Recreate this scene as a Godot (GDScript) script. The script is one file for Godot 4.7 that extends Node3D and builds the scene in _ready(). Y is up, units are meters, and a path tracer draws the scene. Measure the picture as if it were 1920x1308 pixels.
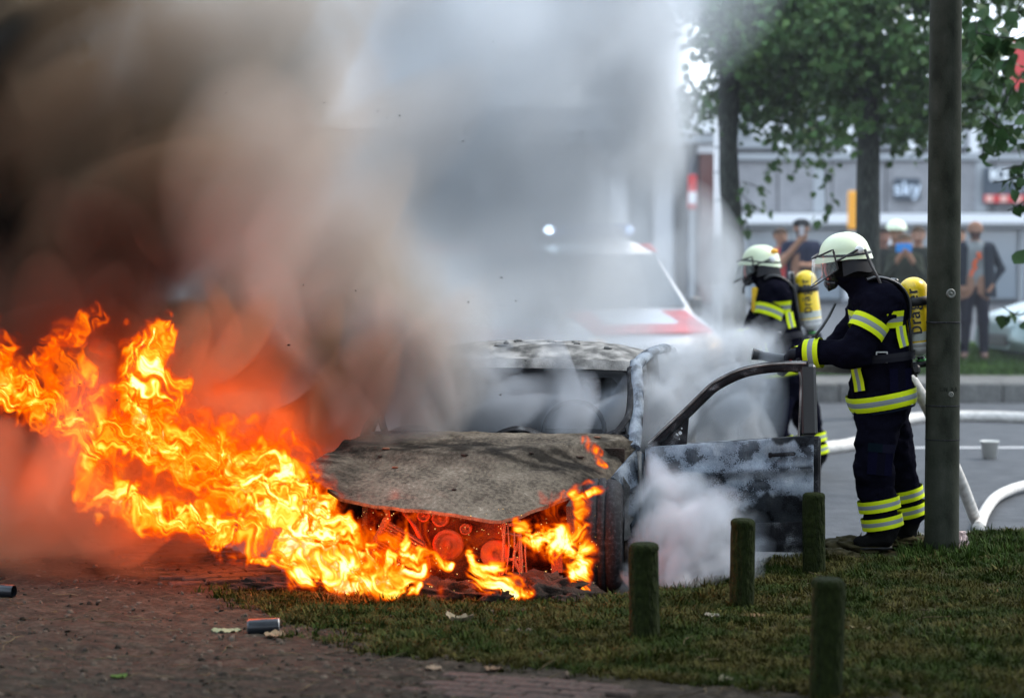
extends Node3D
# A burning car by the kerb, two firefighters, bystanders across the road.

const FOCAL := 4400.0          # focal length in pixels of the 1920 wide photograph
const EYE := Vector3(0, 1.8, 0)
var pitch := atan(194.0 / 4400.0)
var rng := RandomNumberGenerator.new()
var M := {}
var taken := {}

const EXPOSURE := 2.95
const FLAME := 1.0 / 2.95        # flames' glow, in the same stops

func _ready():
	var cam := Camera3D.new()
	cam.name = "camera"
	cam.position = EYE
	cam.rotation.x = -pitch
	cam.near = 0.1
	cam.far = 900.0
	var at := CameraAttributesPhysical.new()
	at.frustum_focal_length = 17.5 / (654.0 / FOCAL)
	at.frustum_focus_distance = 13.0
	at.exposure_aperture = 2.4
	cam.attributes = at
	cam.fov = rad_to_deg(2.0 * atan(654.0 / FOCAL))
	add_child(cam)
	print("fov ", cam.fov)
	var env := Environment.new()
	env.background_mode = Environment.BG_SKY
	var sky := ProceduralSkyMaterial.new()
	sky.sky_top_color = Color(0.83, 0.9, 0.98)
	sky.sky_horizon_color = Color(0.92, 0.96, 1.0)
	sky.ground_horizon_color = Color(0.4, 0.41, 0.43)
	sky.ground_bottom_color = Color(0.3, 0.3, 0.3)
	env.sky = Sky.new()
	env.sky.sky_material = sky
	env.tonemap_mode = Environment.TONE_MAPPER_LINEAR
	env.tonemap_exposure = EXPOSURE
	env.volumetric_fog_enabled = true
	env.volumetric_fog_density = 0.0
	env.sdfgi_enabled = true
	env.ssao_enabled = true
	env.ssil_enabled = true
	var we := WorldEnvironment.new()
	we.name = "environment"
	we.environment = env
	add_child(we)
	var sun := DirectionalLight3D.new()
	sun.name = "overcast_sun"
	sun.light_energy = 0.5
	sun.light_color = Color(1.0, 0.97, 0.93)
	sun.light_angular_distance = 14.0
	sun.shadow_enabled = true
	sun.rotation_degrees = Vector3(-48, 112, 0)
	add_child(sun)
	materials()
	build_ground()
	build_street()
	build_car()
	build_people()
	build_small_things()
	build_grass()
	build_trees()
	build_flames()
	build_smoke()

func P(px: float, py: float, d: float) -> Vector3:   # a point seen in that direction, d metres away
	var v := Vector3((px - 960.0) / FOCAL, -(py - 654.0) / FOCAL, -1.0) * d
	return EYE + v.rotated(Vector3.RIGHT, -pitch)

func G(px: float, py: float, y := 0.0) -> Vector3:   # where that direction meets the level y
	var v := P(px, py, 1.0) - EYE
	return EYE + v * ((y - 1.8) / v.y)

func numbered(called: String) -> String:
	if not taken.has(called):
		taken[called] = 0
		return called
	taken[called] += 1
	return "%s_%03d" % [called, taken[called]]

func tag(o, label, category, group = "", kind = ""):
	o.set_meta("label", label)
	if category != "": o.set_meta("category", category)
	if group != "": o.set_meta("group", group)
	if kind != "": o.set_meta("kind", kind)
	return o

func thing(called, label, category, at = Vector3.ZERO, yaw = 0.0, group = ""):
	var o := Node3D.new()
	o.name = numbered(called)
	add_child(o)
	o.position = at
	o.rotation.y = yaw
	return tag(o, label, category, group)

func part(called, mesh, mat, parent):
	var o := MeshInstance3D.new()
	o.name = called
	o.mesh = mesh
	o.material_override = mat
	parent.add_child(o, true)
	return o

func solo(called, mesh, mat, label, category, group = "", at = Vector3.ZERO, yaw = 0.0):
	var o := MeshInstance3D.new()
	o.name = numbered(called)
	o.mesh = mesh
	o.material_override = mat
	add_child(o)
	o.position = at
	o.rotation.y = yaw
	return tag(o, label, category, group)

func setting(called, mesh, mat):
	var o := MeshInstance3D.new()
	o.name = numbered(called)
	o.mesh = mesh
	o.material_override = mat
	add_child(o)
	o.set_meta("kind", "structure")
	return o

func copies(called, mesh, mat, list, colors, parent):
	var mm := MultiMesh.new()
	mm.transform_format = MultiMesh.TRANSFORM_3D
	mm.use_colors = true
	mm.mesh = mesh
	mm.instance_count = list.size()
	for i in list.size():
		mm.set_instance_transform(i, list[i])
		mm.set_instance_color(i, colors[i])
	var o := MultiMeshInstance3D.new()
	o.name = called if parent != self else numbered(called)
	o.multimesh = mm
	o.material_override = mat
	parent.add_child(o, true)
	o.set_meta("kind", "stuff")
	return o

func lin(r, g, b) -> Color:     # a linear reflectance as an sRGB colour for albedo_color
	return Color(r, g, b).linear_to_srgb()

func mat(r, g, b, rough = 0.8, metal = 0.0) -> StandardMaterial3D:
	var m := StandardMaterial3D.new()
	m.albedo_color = lin(r, g, b)
	m.roughness = rough
	m.metallic = metal
	if rough >= 0.65 and metal == 0.0: m.metallic_specular = 0.2
	return m

func noise(seed_, freq, octaves = 4, kind = FastNoiseLite.TYPE_SIMPLEX_SMOOTH, fractal = FastNoiseLite.FRACTAL_FBM) -> FastNoiseLite:
	var n := FastNoiseLite.new()
	n.noise_type = kind
	n.seed = seed_
	n.frequency = freq
	n.fractal_type = fractal if octaves > 1 else FastNoiseLite.FRACTAL_NONE
	n.fractal_octaves = octaves
	return n

# ---------------------------------------------------------------- mesh building
class Shape:
	var st := SurfaceTool.new()
	var group := 0
	var tint := Color.WHITE
	var paint: Callable        # a colour for each point, in place of the tint
	func _init():
		st.begin(Mesh.PRIMITIVE_TRIANGLES)
	func tri(a, b, c, ua = Vector2.ZERO, ub = Vector2.ZERO, uc = Vector2.ZERO):
		var own := paint.is_valid()
		st.set_smooth_group(group)
		st.set_color(paint.call(a) if own else tint); st.set_uv(ua); st.add_vertex(a)
		st.set_smooth_group(group)
		st.set_color(paint.call(b) if own else tint); st.set_uv(ub); st.add_vertex(b)
		st.set_smooth_group(group)
		st.set_color(paint.call(c) if own else tint); st.set_uv(uc); st.add_vertex(c)
	func quad(a, b, c, d):
		tri(a, b, c); tri(a, c, d)
	func away(pts: Array, centre: Vector3):    # a convex face that looks away from centre
		var n: Vector3 = (pts[1] - pts[0]).cross(pts[2] - pts[0])
		var flip: bool = n.dot(pts[0] - centre) > 0.0     # clockwise is the front
		for i in range(1, pts.size() - 1):
			if flip: tri(pts[0], pts[i + 1], pts[i])
			else: tri(pts[0], pts[i], pts[i + 1])
	func box(c: Vector3, s: Vector3, t := Basis.IDENTITY, bevel := 0.0):
		var h := s * 0.5
		var old := group
		group = -1
		var b: float = min(bevel, min(h.x, min(h.y, h.z)) * 0.9)
		var v := {}
		for sx in [-1, 1]:
			for sy in [-1, 1]:
				for sz in [-1, 1]:
					for k in 3:
						var p := Vector3(sx * (h.x - (0.0 if k == 0 else b)), sy * (h.y - (0.0 if k == 1 else b)), sz * (h.z - (0.0 if k == 2 else b)))
						v[[sx, sy, sz, k]] = c + t * p
		for s1 in [-1, 1]:
			away([v[[s1, -1, -1, 0]], v[[s1, 1, -1, 0]], v[[s1, 1, 1, 0]], v[[s1, -1, 1, 0]]], c)
			away([v[[-1, s1, -1, 1]], v[[1, s1, -1, 1]], v[[1, s1, 1, 1]], v[[-1, s1, 1, 1]]], c)
			away([v[[-1, -1, s1, 2]], v[[1, -1, s1, 2]], v[[1, 1, s1, 2]], v[[-1, 1, s1, 2]]], c)
			if b > 0.0:
				for s2 in [-1, 1]:
					away([v[[s1, s2, -1, 0]], v[[s1, s2, -1, 1]], v[[s1, s2, 1, 1]], v[[s1, s2, 1, 0]]], c)
					away([v[[s1, -1, s2, 0]], v[[s1, -1, s2, 2]], v[[s1, 1, s2, 2]], v[[s1, 1, s2, 0]]], c)
					away([v[[-1, s1, s2, 1]], v[[-1, s1, s2, 2]], v[[1, s1, s2, 2]], v[[1, s1, s2, 1]]], c)
					for s3 in [-1, 1]:
						away([v[[s1, s2, s3, 0]], v[[s1, s2, s3, 1]], v[[s1, s2, s3, 2]]], c)
		group = old
	func tube(pts: Array, radii, sides := 10, caps := true, flat := 1.0):
		var n := pts.size()
		var rings := []
		var side := Vector3.ZERO
		for i in n:
			var d: Vector3 = (pts[min(i + 1, n - 1)] - pts[max(i - 1, 0)]).normalized()
			if side == Vector3.ZERO:
				side = d.cross(Vector3.UP if abs(d.y) < 0.9 else Vector3.RIGHT).normalized()
			side = (side - d * side.dot(d)).normalized()
			var up := side.cross(d)
			var r: float = radii[i] if radii is Array else radii
			var ring := []
			for k in sides:
				var a := TAU * k / sides
				ring.append(pts[i] + (side * cos(a) + up * sin(a) * flat) * r)
			rings.append(ring)
		for i in n - 1:
			for k in sides:
				var k2 := (k + 1) % sides
				quad(rings[i][k], rings[i][k2], rings[i + 1][k2], rings[i + 1][k])
		if caps:
			var old := group
			group = -1
			for k in range(1, sides - 1):
				tri(rings[0][0], rings[0][k + 1], rings[0][k])
				tri(rings[n - 1][0], rings[n - 1][k], rings[n - 1][k + 1])
			group = old
	func lathe(profile: Array, sides: int, t := Transform3D.IDENTITY, a0 := 0.0, a1 := TAU):
		for i in profile.size() - 1:
			for k in sides:
				var p := []
				for q in [[i, k], [i, k + 1], [i + 1, k + 1], [i + 1, k]]:
					var a: float = lerp(a0, a1, float(q[1]) / sides)
					if q[1] == sides and is_equal_approx(a1 - a0, TAU): a = a0
					p.append(t * Vector3(profile[q[0]].x * cos(a), profile[q[0]].y, profile[q[0]].x * sin(a)))
				if profile[i].x > 1e-5: tri(p[0], p[1], p[2])
				if profile[i + 1].x > 1e-5: tri(p[0], p[2], p[3])
	func grid(nu: int, nv: int, f: Callable):
		var rows := []
		for j in nv + 1:
			var row := []
			for i in nu + 1:
				row.append(f.call(float(i) / nu, float(j) / nv))
			rows.append(row)
		for j in nv:
			for i in nu:
				var a = rows[j][i]; var b = rows[j][i + 1]; var c = rows[j + 1][i + 1]; var d = rows[j + 1][i]
				if a == null or b == null or c == null or d == null: continue
				tri(a, b, c, Vector2(float(i) / nu, float(j) / nv), Vector2(float(i + 1) / nu, float(j) / nv), Vector2(float(i + 1) / nu, float(j + 1) / nv))
				tri(a, c, d, Vector2(float(i) / nu, float(j) / nv), Vector2(float(i + 1) / nu, float(j + 1) / nv), Vector2(float(i) / nu, float(j + 1) / nv))
	func slab(nu: int, nv: int, f: Callable, thick: Vector3):   # a grid with a back and edges
		grid(nu, nv, f)
		grid(nu, nv, func(u, v):
			var q = f.call(1.0 - u, v)
			return null if q == null else q + thick)
		var old := group
		group = -1
		for e in 4:
			for i in (nu if e < 2 else nv):
				var n: float = nu if e < 2 else nv
				var p := []
				for k in [i, i + 1]:
					var w: float = k / n
					p.append(f.call(w if e < 2 else (0.0 if e == 2 else 1.0), w if e >= 2 else (0.0 if e == 0 else 1.0)))
				if p[0] == null or p[1] == null: continue
				quad(p[0], p[1], p[1] + thick, p[0] + thick)
		group = old
	func ball(c: Vector3, r: Vector3, t := Basis.IDENTITY, nu := 16, nv := 10):
		grid(nu, nv, func(u, v):
			var a: float = TAU * (u if u < 1.0 else 0.0)
			var b: float = PI * (v - 0.5)
			return c + t * Vector3(r.x * cos(b) * cos(a), r.y * sin(b), r.z * cos(b) * sin(a)))
	func prism(outline: PackedVector2Array, depth: float, t: Transform3D):   # outline in the x,y plane, thickness along z
		var old := group
		group = -1
		var idx := Geometry2D.triangulate_polygon(outline)
		var h := Vector3(0, 0, depth * 0.5)
		for i in range(0, idx.size(), 3):
			var a := Vector3(outline[idx[i]].x, outline[idx[i]].y, 0)
			var b := Vector3(outline[idx[i + 1]].x, outline[idx[i + 1]].y, 0)
			var c := Vector3(outline[idx[i + 2]].x, outline[idx[i + 2]].y, 0)
			tri(t * (a + h), t * (c + h), t * (b + h))
			tri(t * (a - h), t * (b - h), t * (c - h))
		for i in outline.size():
			var a := Vector3(outline[i].x, outline[i].y, 0)
			var q := outline[(i + 1) % outline.size()]
			var b := Vector3(q.x, q.y, 0)
			quad(t * (a + h), t * (b + h), t * (b - h), t * (a - h))
		group = old
	func done() -> ArrayMesh:
		st.generate_normals()
		st.index()
		return st.commit()

func smooth_path(pts: Array, per := 6) -> Array:
	var c := Curve3D.new()
	for i in pts.size():
		var t: Vector3 = (pts[min(i + 1, pts.size() - 1)] - pts[max(i - 1, 0)]) / 6.0
		c.add_point(pts[i], -t, t)
	var out := []
	for i in pts.size() - 1:
		for k in per:
			out.append(c.sample(i, float(k) / per))
	out.append(pts[-1])
	return out

func lathe_mesh(profile, sides = 24, t = Transform3D.IDENTITY) -> ArrayMesh:
	var s := Shape.new()
	s.lathe(profile, sides, t)
	return s.done()

func lump(c: Vector3, r: Vector3, rough: float, seed_: int, nu := 26, nv := 16) -> ArrayMesh:
	var n := noise(seed_, 1.0, 4)
	var s := Shape.new()
	s.grid(nu, nv, func(u, v):
		var a: float = TAU * (u if u < 1.0 else 0.0)
		var b: float = PI * (v - 0.5)
		var d := Vector3(cos(b) * cos(a), sin(b), cos(b) * sin(a))
		return c + d * r * (1.0 + rough * n.get_noise_3dv(d * 2.2 + c * 3.0)))
	return s.done()

func words(text, size, depth, bold = false) -> TextMesh:
	var t := TextMesh.new()
	var f := SystemFont.new()
	f.font_names = PackedStringArray(["Droid Sans"])
	if bold: f.font_weight = 700
	t.font = f
	t.text = text
	t.font_size = 32
	t.pixel_size = size / 32.0
	t.depth = depth
	return t

# ---------------------------------------------------------------- bodies as one surface
# bone: [a, b, radius at a, radius at b, blend, flat direction, flat factor]
func bone_distance(p: Vector3, bn: Array) -> float:
	var a: Vector3 = bn[0]
	var q := p - a
	var ba: Vector3 = bn[1] - a
	var s := 1.0
	if bn.size() > 5:
		var f: Vector3 = bn[5]
		s = bn[6]
		q += f * (q.dot(f) * (1.0 / s - 1.0))
		ba += f * (ba.dot(f) * (1.0 / s - 1.0))
	var h: float = clampf(q.dot(ba) / maxf(ba.length_squared(), 1e-9), 0.0, 1.0)
	return (q - ba * h).length() - lerpf(bn[2], bn[3], h)

func body_distance(p: Vector3, bones: Array) -> float:
	var d := 10.0
	for bn in bones:
		var e := bone_distance(p, bn)
		var k: float = bn[4]
		var h := maxf(k - absf(d - e), 0.0) / k
		d = minf(d, e) - h * h * k * 0.25
	return d

func body_mesh(bones: Array, cell: float, tint: Callable, folds := 0.0, fold_noise: FastNoiseLite = null) -> ArrayMesh:
	var lo := Vector3.ONE * 1e3
	var hi := Vector3.ONE * -1e3
	for bn in bones:
		var r: float = maxf(bn[2], bn[3])
		for e in 2:
			lo = lo.min(bn[e] - Vector3.ONE * (r + 3.0 * cell))
			hi = hi.max(bn[e] + Vector3.ONE * (r + 3.0 * cell))
	var nx := int((hi.x - lo.x) / cell) + 2
	var ny := int((hi.y - lo.y) / cell) + 2
	var nz := int((hi.z - lo.z) / cell) + 2
	var f := PackedFloat32Array()
	f.resize(nx * ny * nz)
	f.fill(1.0)
	for bn in bones:
		var r: float = maxf(bn[2], bn[3]) + bn[4] * 0.6 + 2.0 * cell
		var b0: Vector3 = (bn[0].min(bn[1]) - Vector3.ONE * r - lo) / cell
		var b1: Vector3 = (bn[0].max(bn[1]) + Vector3.ONE * r - lo) / cell
		var k: float = bn[4]
		for iy in range(maxi(0, int(b0.y)), mini(ny, int(b1.y) + 1)):
			for iz in range(maxi(0, int(b0.z)), mini(nz, int(b1.z) + 1)):
				var at := (iy * nz + iz) * nx
				for ix in range(maxi(0, int(b0.x)), mini(nx, int(b1.x) + 1)):
					var e := bone_distance(lo + Vector3(ix, iy, iz) * cell, bn)
					var d := f[at + ix]
					var h := maxf(k - absf(d - e), 0.0) / k
					f[at + ix] = minf(d, e) - h * h * k * 0.25
	if folds > 0.0:
		for iy in ny:
			for iz in nz:
				var at := (iy * nz + iz) * nx
				for ix in nx:
					if absf(f[at + ix]) < 2.0 * cell + folds:
						var p := lo + Vector3(ix, iy, iz) * cell
						f[at + ix] += folds * fold_noise.get_noise_3d(p.x, p.y * 1.6, p.z)
	var ids := PackedInt32Array()
	ids.resize(nx * ny * nz)
	ids.fill(-1)
	var vs := PackedVector3Array()
	var cs := PackedColorArray()
	var offs := [0, 1, nx, nx + 1, nx * nz, nx * nz + 1, nx * nz + nx, nx * nz + nx + 1]
	var pos := [Vector3(0, 0, 0), Vector3(1, 0, 0), Vector3(0, 0, 1), Vector3(1, 0, 1), Vector3(0, 1, 0), Vector3(1, 1, 0), Vector3(0, 1, 1), Vector3(1, 1, 1)]
	var edges := [[0, 1], [2, 3], [4, 5], [6, 7], [0, 2], [1, 3], [4, 6], [5, 7], [0, 4], [1, 5], [2, 6], [3, 7]]
	for iy in ny - 1:
		for iz in nz - 1:
			var at := (iy * nz + iz) * nx
			for ix in nx - 1:
				var i := at + ix
				if absf(f[i]) > 2.0 * cell: continue
				var inside := 0
				for k in 8:
					if f[i + offs[k]] < 0.0: inside += 1
				if inside == 0 or inside == 8: continue
				var sum := Vector3.ZERO
				var n := 0
				for e in edges:
					var d0 := f[i + offs[e[0]]]
					var d1 := f[i + offs[e[1]]]
					if (d0 < 0.0) != (d1 < 0.0):
						sum += pos[e[0]].lerp(pos[e[1]], d0 / (d0 - d1))
						n += 1
				ids[i] = vs.size()
				var p: Vector3 = lo + (Vector3(ix, iy, iz) + sum / n) * cell
				vs.append(p)
				cs.append(tint.call(p))
	var idx := PackedInt32Array()
	var sx := 1
	var sz := nx
	var sy := nx * nz
	for iy in range(1, ny - 1):
		for iz in range(1, nz - 1):
			for ix in range(1, nx - 1):
				var i := (iy * nz + iz) * nx + ix
				if ids[i] < 0: continue
				var neg := f[i] < 0.0
				for ax in [[sx, sy, sz], [sy, sz, sx], [sz, sx, sy]]:
					if (f[i + ax[0]] < 0.0) == neg: continue
					var a := ids[i]
					var b := ids[i - ax[1]]
					var c := ids[i - ax[1] - ax[2]]
					var d := ids[i - ax[2]]
					if a < 0 or b < 0 or c < 0 or d < 0: continue
					if neg: idx.append_array([a, c, b, a, d, c])
					else: idx.append_array([a, b, c, a, c, d])
	return with_normals(vs, cs, idx)

func with_normals(vs: PackedVector3Array, cs: PackedColorArray, idx: PackedInt32Array) -> ArrayMesh:
	var ns := PackedVector3Array()
	ns.resize(vs.size())
	for i in range(0, idx.size(), 3):
		var n := (vs[idx[i + 2]] - vs[idx[i]]).cross(vs[idx[i + 1]] - vs[idx[i]])
		ns[idx[i]] += n
		ns[idx[i + 1]] += n
		ns[idx[i + 2]] += n
	for i in ns.size():
		ns[i] = ns[i].normalized()
	var arr := []
	arr.resize(Mesh.ARRAY_MAX)
	arr[Mesh.ARRAY_VERTEX] = vs
	arr[Mesh.ARRAY_NORMAL] = ns
	if cs.size(): arr[Mesh.ARRAY_COLOR] = cs
	arr[Mesh.ARRAY_INDEX] = idx
	var m := ArrayMesh.new()
	m.add_surface_from_arrays(Mesh.PRIMITIVE_TRIANGLES, arr)
	return m

# a striped band that lies on a body: rings found from outside in, round the axis at p along dir
func band(bones: Array, p: Vector3, dir: Vector3, width: float, ref: Vector3, a0: float, a1: float, cols: Array, off := 0.006, reach := 0.42, seg := 28) -> ArrayMesh:
	var s := Shape.new()
	dir = dir.normalized()
	ref = (ref - dir * ref.dot(dir)).normalized()
	var other := dir.cross(ref)
	var n := cols.size()
	var rows := []
	for j in n + 1:
		var row := []
		for i in seg + 1:
			var a: float = lerp(a0, a1, float(i) / seg)
			var out := ref * cos(a) + other * sin(a)
			var c := p + dir * (width * (float(j) / n - 0.5))
			var r := reach
			for it in 40:
				var d := body_distance(c + out * r, bones) - off
				if d < 0.0008: break
				r -= d * 0.8
				if r < 0.02: break
			row.append(c + out * r)
		rows.append(row)
	for j in n:
		s.tint = cols[j]
		s.group = j
		for i in seg:
			s.quad(rows[j][i], rows[j][i + 1], rows[j + 1][i + 1], rows[j + 1][i])
	return s.done()

# a striped strap laid on a body along given points: each point falls onto the body from the direction out
func strip(bones: Array, pts: Array, out: Vector3, width: float, cols: Array, off := 0.006, reach := 0.4) -> ArrayMesh:
	var s := Shape.new()
	var n := cols.size()
	var rows := []
	for i in pts.size():
		var d: Vector3 = (pts[min(i + 1, pts.size() - 1)] - pts[max(i - 1, 0)]).normalized()
		var side := d.cross(out).normalized()
		var row := []
		for j in n + 1:
			var c: Vector3 = pts[i] + side * (width * (float(j) / n - 0.5))
			var r := reach
			for it in 40:
				var e := body_distance(c + out * r, bones) - off
				if e < 0.0008: break
				r -= e * 0.8
				if r < -0.3: break
			row.append(c + out * r)
		rows.append(row)
	for j in n:
		s.tint = cols[j]
		s.group = j
		for i in pts.size() - 1:
			s.quad(rows[i][j], rows[i + 1][j], rows[i + 1][j + 1], rows[i][j + 1])
	return s.done()

# ---------------------------------------------------------------- textures and materials
func bytes_of(n: FastNoiseLite, size: int) -> PackedByteArray:
	var im := n.get_seamless_image(size, size)
	im.convert(Image.FORMAT_L8)
	return im.get_data()

func blend_texture(size: int, layers: Array, ramp: Gradient) -> ImageTexture:
	# layers: [noise, weight]; their weighted sum picks a colour from the ramp
	var data := []
	for l in layers: data.append(bytes_of(l[0], size))
	var table := []
	for i in 256: table.append(ramp.sample(i / 255.0))
	var out := PackedByteArray()
	out.resize(size * size * 3)
	var w0: float = layers[0][1]
	var w1: float = layers[1][1] if layers.size() > 1 else 0.0
	var w2: float = layers[2][1] if layers.size() > 2 else 0.0
	var a: PackedByteArray = data[0]
	var b: PackedByteArray = data[mini(1, data.size() - 1)]
	var c: PackedByteArray = data[mini(2, data.size() - 1)]
	var total := w0 + w1 + w2
	for i in size * size:
		var k := clampi(int((a[i] * w0 + b[i] * w1 + c[i] * w2) / total), 0, 255)
		var q: Color = table[k]
		out[i * 3] = q.r8
		out[i * 3 + 1] = q.g8
		out[i * 3 + 2] = q.b8
	var im := Image.create_from_data(size, size, false, Image.FORMAT_RGB8, out)
	return ImageTexture.create_from_image(im)

func ramp(list: Array) -> Gradient:      # [offset, r, g, b] with linear reflectances
	var g := Gradient.new()
	var o := PackedFloat32Array()
	var c := PackedColorArray()
	for l in list:
		o.append(l[0])
		c.append(lin(l[1], l[2], l[3]))
	g.offsets = o
	g.colors = c
	return g

func grey_texture(n: FastNoiseLite, size: int) -> ImageTexture:
	var im := n.get_seamless_image(size, size)
	im.convert(Image.FORMAT_L8)
	return ImageTexture.create_from_image(im)

func triplanar(m: StandardMaterial3D, scale: float, world := false) -> StandardMaterial3D:
	m.uv1_triplanar = true
	m.uv1_world_triplanar = world
	m.uv1_scale = Vector3.ONE * scale
	return m

func textured(tex: Texture2D, scale: float, rough := 0.9, bump: Texture2D = null, height := 0.0, world := false) -> StandardMaterial3D:
	var m := StandardMaterial3D.new()
	m.albedo_texture = tex
	m.roughness = rough
	if rough >= 0.65: m.metallic_specular = 0.2
	if bump:
		m.heightmap_enabled = true
		m.heightmap_texture = bump
		m.heightmap_scale = height
	return triplanar(m, scale, world)

func vertex_mat(rough := 0.8) -> StandardMaterial3D:
	var m := StandardMaterial3D.new()
	m.vertex_color_use_as_albedo = true
	m.roughness = rough
	m.metallic_specular = 0.18
	return m

func materials():
	var fine := grey_texture(noise(3, 0.09, 4), 512)
	var lumpy := grey_texture(noise(4, 0.02, 6), 512)
	M.fine = fine
	M.lumpy = lumpy
	# burnt sheet metal: ash grey over char, flaking
	var flakes := noise(21, 0.0045, 5)
	flakes.domain_warp_enabled = true
	flakes.domain_warp_amplitude = 40.0
	var grit := noise(22, 0.16, 3)
	var spots := noise(23, 0.05, 3, FastNoiseLite.TYPE_CELLULAR)
	M.bonnet = textured(blend_texture(1024, [[flakes, 0.7], [grit, 0.75], [noise(24, 0.035, 3), 0.75]], ramp([[0.0, 0.012, 0.01, 0.009], [0.3, 0.024, 0.021, 0.018], [0.4, 0.06, 0.052, 0.044], [0.48, 0.105, 0.092, 0.077], [0.6, 0.14, 0.124, 0.105], [0.7, 0.2, 0.182, 0.158], [0.8, 0.4, 0.38, 0.34], [1.0, 0.55, 0.53, 0.5]])), 0.9, 0.92, fine, 0.25)
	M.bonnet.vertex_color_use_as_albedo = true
	var peel := noise(31, 0.0055, 7)
	peel.domain_warp_enabled = true
	peel.domain_warp_amplitude = 55.0
	peel.domain_warp_frequency = 0.02
	var grit2 := noise(33, 0.12, 4)
	M.door = textured(blend_texture(1024, [[peel, 1.25], [grit2, 0.42]], ramp([[0.0, 0.007, 0.008, 0.01], [0.39, 0.012, 0.014, 0.018], [0.415, 0.05, 0.06, 0.072], [0.44, 0.13, 0.15, 0.18], [0.6, 0.19, 0.22, 0.255], [0.75, 0.28, 0.31, 0.34], [1.0, 0.45, 0.48, 0.5]])), 0.8, 0.85, fine, 0.2)
	M.door.vertex_color_use_as_albedo = true
	M.roof = textured(blend_texture(1024, [[flakes, 1.0], [grit, 0.5]], ramp([[0.0, 0.02, 0.02, 0.02], [0.33, 0.05, 0.05, 0.05], [0.43, 0.12, 0.118, 0.112], [0.57, 0.2, 0.196, 0.188], [0.72, 0.28, 0.275, 0.265], [1.0, 0.6, 0.6, 0.6]])), 1.3, 0.9, fine, 0.2)
	M.char = textured(blend_texture(512, [[peel, 1.0], [grit, 0.8]], ramp([[0.0, 0.006, 0.006, 0.007], [0.5, 0.014, 0.014, 0.016], [0.62, 0.04, 0.042, 0.045], [0.74, 0.2, 0.21, 0.22], [1.0, 0.4, 0.4, 0.4]])), 2.2, 0.8, fine, 0.3)
	M.soot = textured(blend_texture(512, [[flakes, 1.0], [grit, 0.6]], ramp([[0.0, 0.01, 0.008, 0.007], [0.5, 0.03, 0.022, 0.018], [1.0, 0.09, 0.06, 0.045]])), 1.6, 0.9, fine, 0.6)
	M.rust = textured(blend_texture(512, [[flakes, 1.0], [grit, 0.8]], ramp([[0.0, 0.05, 0.02, 0.012], [0.5, 0.16, 0.075, 0.045], [1.0, 0.3, 0.18, 0.12]])), 2.0, 0.8, fine, 0.3)
	M.tyre = textured(blend_texture(512, [[noise(36, 0.02, 4), 1.0], [grit, 0.5]], ramp([[0.0, 0.008, 0.008, 0.009], [0.55, 0.016, 0.016, 0.018], [0.75, 0.05, 0.05, 0.055], [1.0, 0.2, 0.2, 0.2]])), 3.0, 0.7, fine, 0.3)
	# ground
	var broad := noise(41, 0.008, 5)
	var grains := noise(42, 0.22, 2)
	M.asphalt = textured(blend_texture(1024, [[broad, 0.7], [grains, 1.0]], ramp([[0.0, 0.035, 0.038, 0.042], [0.4, 0.054, 0.058, 0.064], [0.6, 0.067, 0.071, 0.078], [1.0, 0.12, 0.123, 0.128]])), 0.4, 0.75, fine, 0.3, true)
	M.dirt = textured(blend_texture(1024, [[broad, 0.9], [noise(43, 0.03, 6), 1.0], [grains, 0.8]], ramp([[0.0, 0.0035, 0.0029, 0.0021], [0.38, 0.013, 0.0108, 0.0078], [0.55, 0.0235, 0.0195, 0.0142], [0.7, 0.042, 0.035, 0.026], [1.0, 0.1, 0.082, 0.064]])), 0.7, 0.95, fine, 0.5, true)
	M.soil = textured(blend_texture(512, [[broad, 0.6], [noise(44, 0.06, 5), 1.0]], ramp([[0.0, 0.01, 0.009, 0.004], [0.45, 0.024, 0.021, 0.009], [0.65, 0.04, 0.033, 0.016], [1.0, 0.09, 0.075, 0.04]])), 0.8, 0.95, lumpy, 1.2, true)
	M.far_grass = textured(blend_texture(512, [[broad, 0.6], [noise(45, 0.09, 5), 1.0]], ramp([[0.0, 0.022, 0.045, 0.009], [0.5, 0.045, 0.085, 0.015], [1.0, 0.09, 0.13, 0.03]])), 0.35, 0.95, lumpy, 3.0, true)
	M.kerb = textured(blend_texture(512, [[broad, 0.6], [noise(46, 0.05, 5), 1.0], [grains, 0.3]], ramp([[0.0, 0.05, 0.05, 0.05], [0.5, 0.11, 0.11, 0.105], [1.0, 0.24, 0.23, 0.22]])), 0.8, 0.9, fine, 0.4, true)
	M.brick = textured(blend_texture(512, [[noise(47, 0.03, 5), 1.0], [grains, 0.5]], ramp([[0.0, 0.016, 0.012, 0.01], [0.5, 0.048, 0.036, 0.031], [1.0, 0.095, 0.075, 0.066]])), 2.0, 0.9, fine, 0.4, true)
	M.bark = textured(blend_texture(512, [[noise(48, 0.025, 6), 1.0]], ramp([[0.0, 0.008, 0.009, 0.008], [0.45, 0.024, 0.027, 0.024], [0.7, 0.042, 0.045, 0.04], [1.0, 0.08, 0.08, 0.07]])), 1.0, 0.95, lumpy, 3.0)
	M.bark.uv1_scale = Vector3(2.2, 0.5, 2.2)
	M.mossy = textured(blend_texture(512, [[noise(49, 0.02, 5), 1.0], [noise(50, 0.12, 3), 0.6]], ramp([[0.0, 0.005, 0.006, 0.0025], [0.45, 0.008, 0.012, 0.003], [0.7, 0.014, 0.02, 0.0045], [1.0, 0.03, 0.035, 0.013]])), 2.2, 0.95, lumpy, 0.8)
	M.mossy.heightmap_scale = 2.0
	M.mossy.uv1_scale = Vector3(4.0, 1.4, 4.0)
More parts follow.
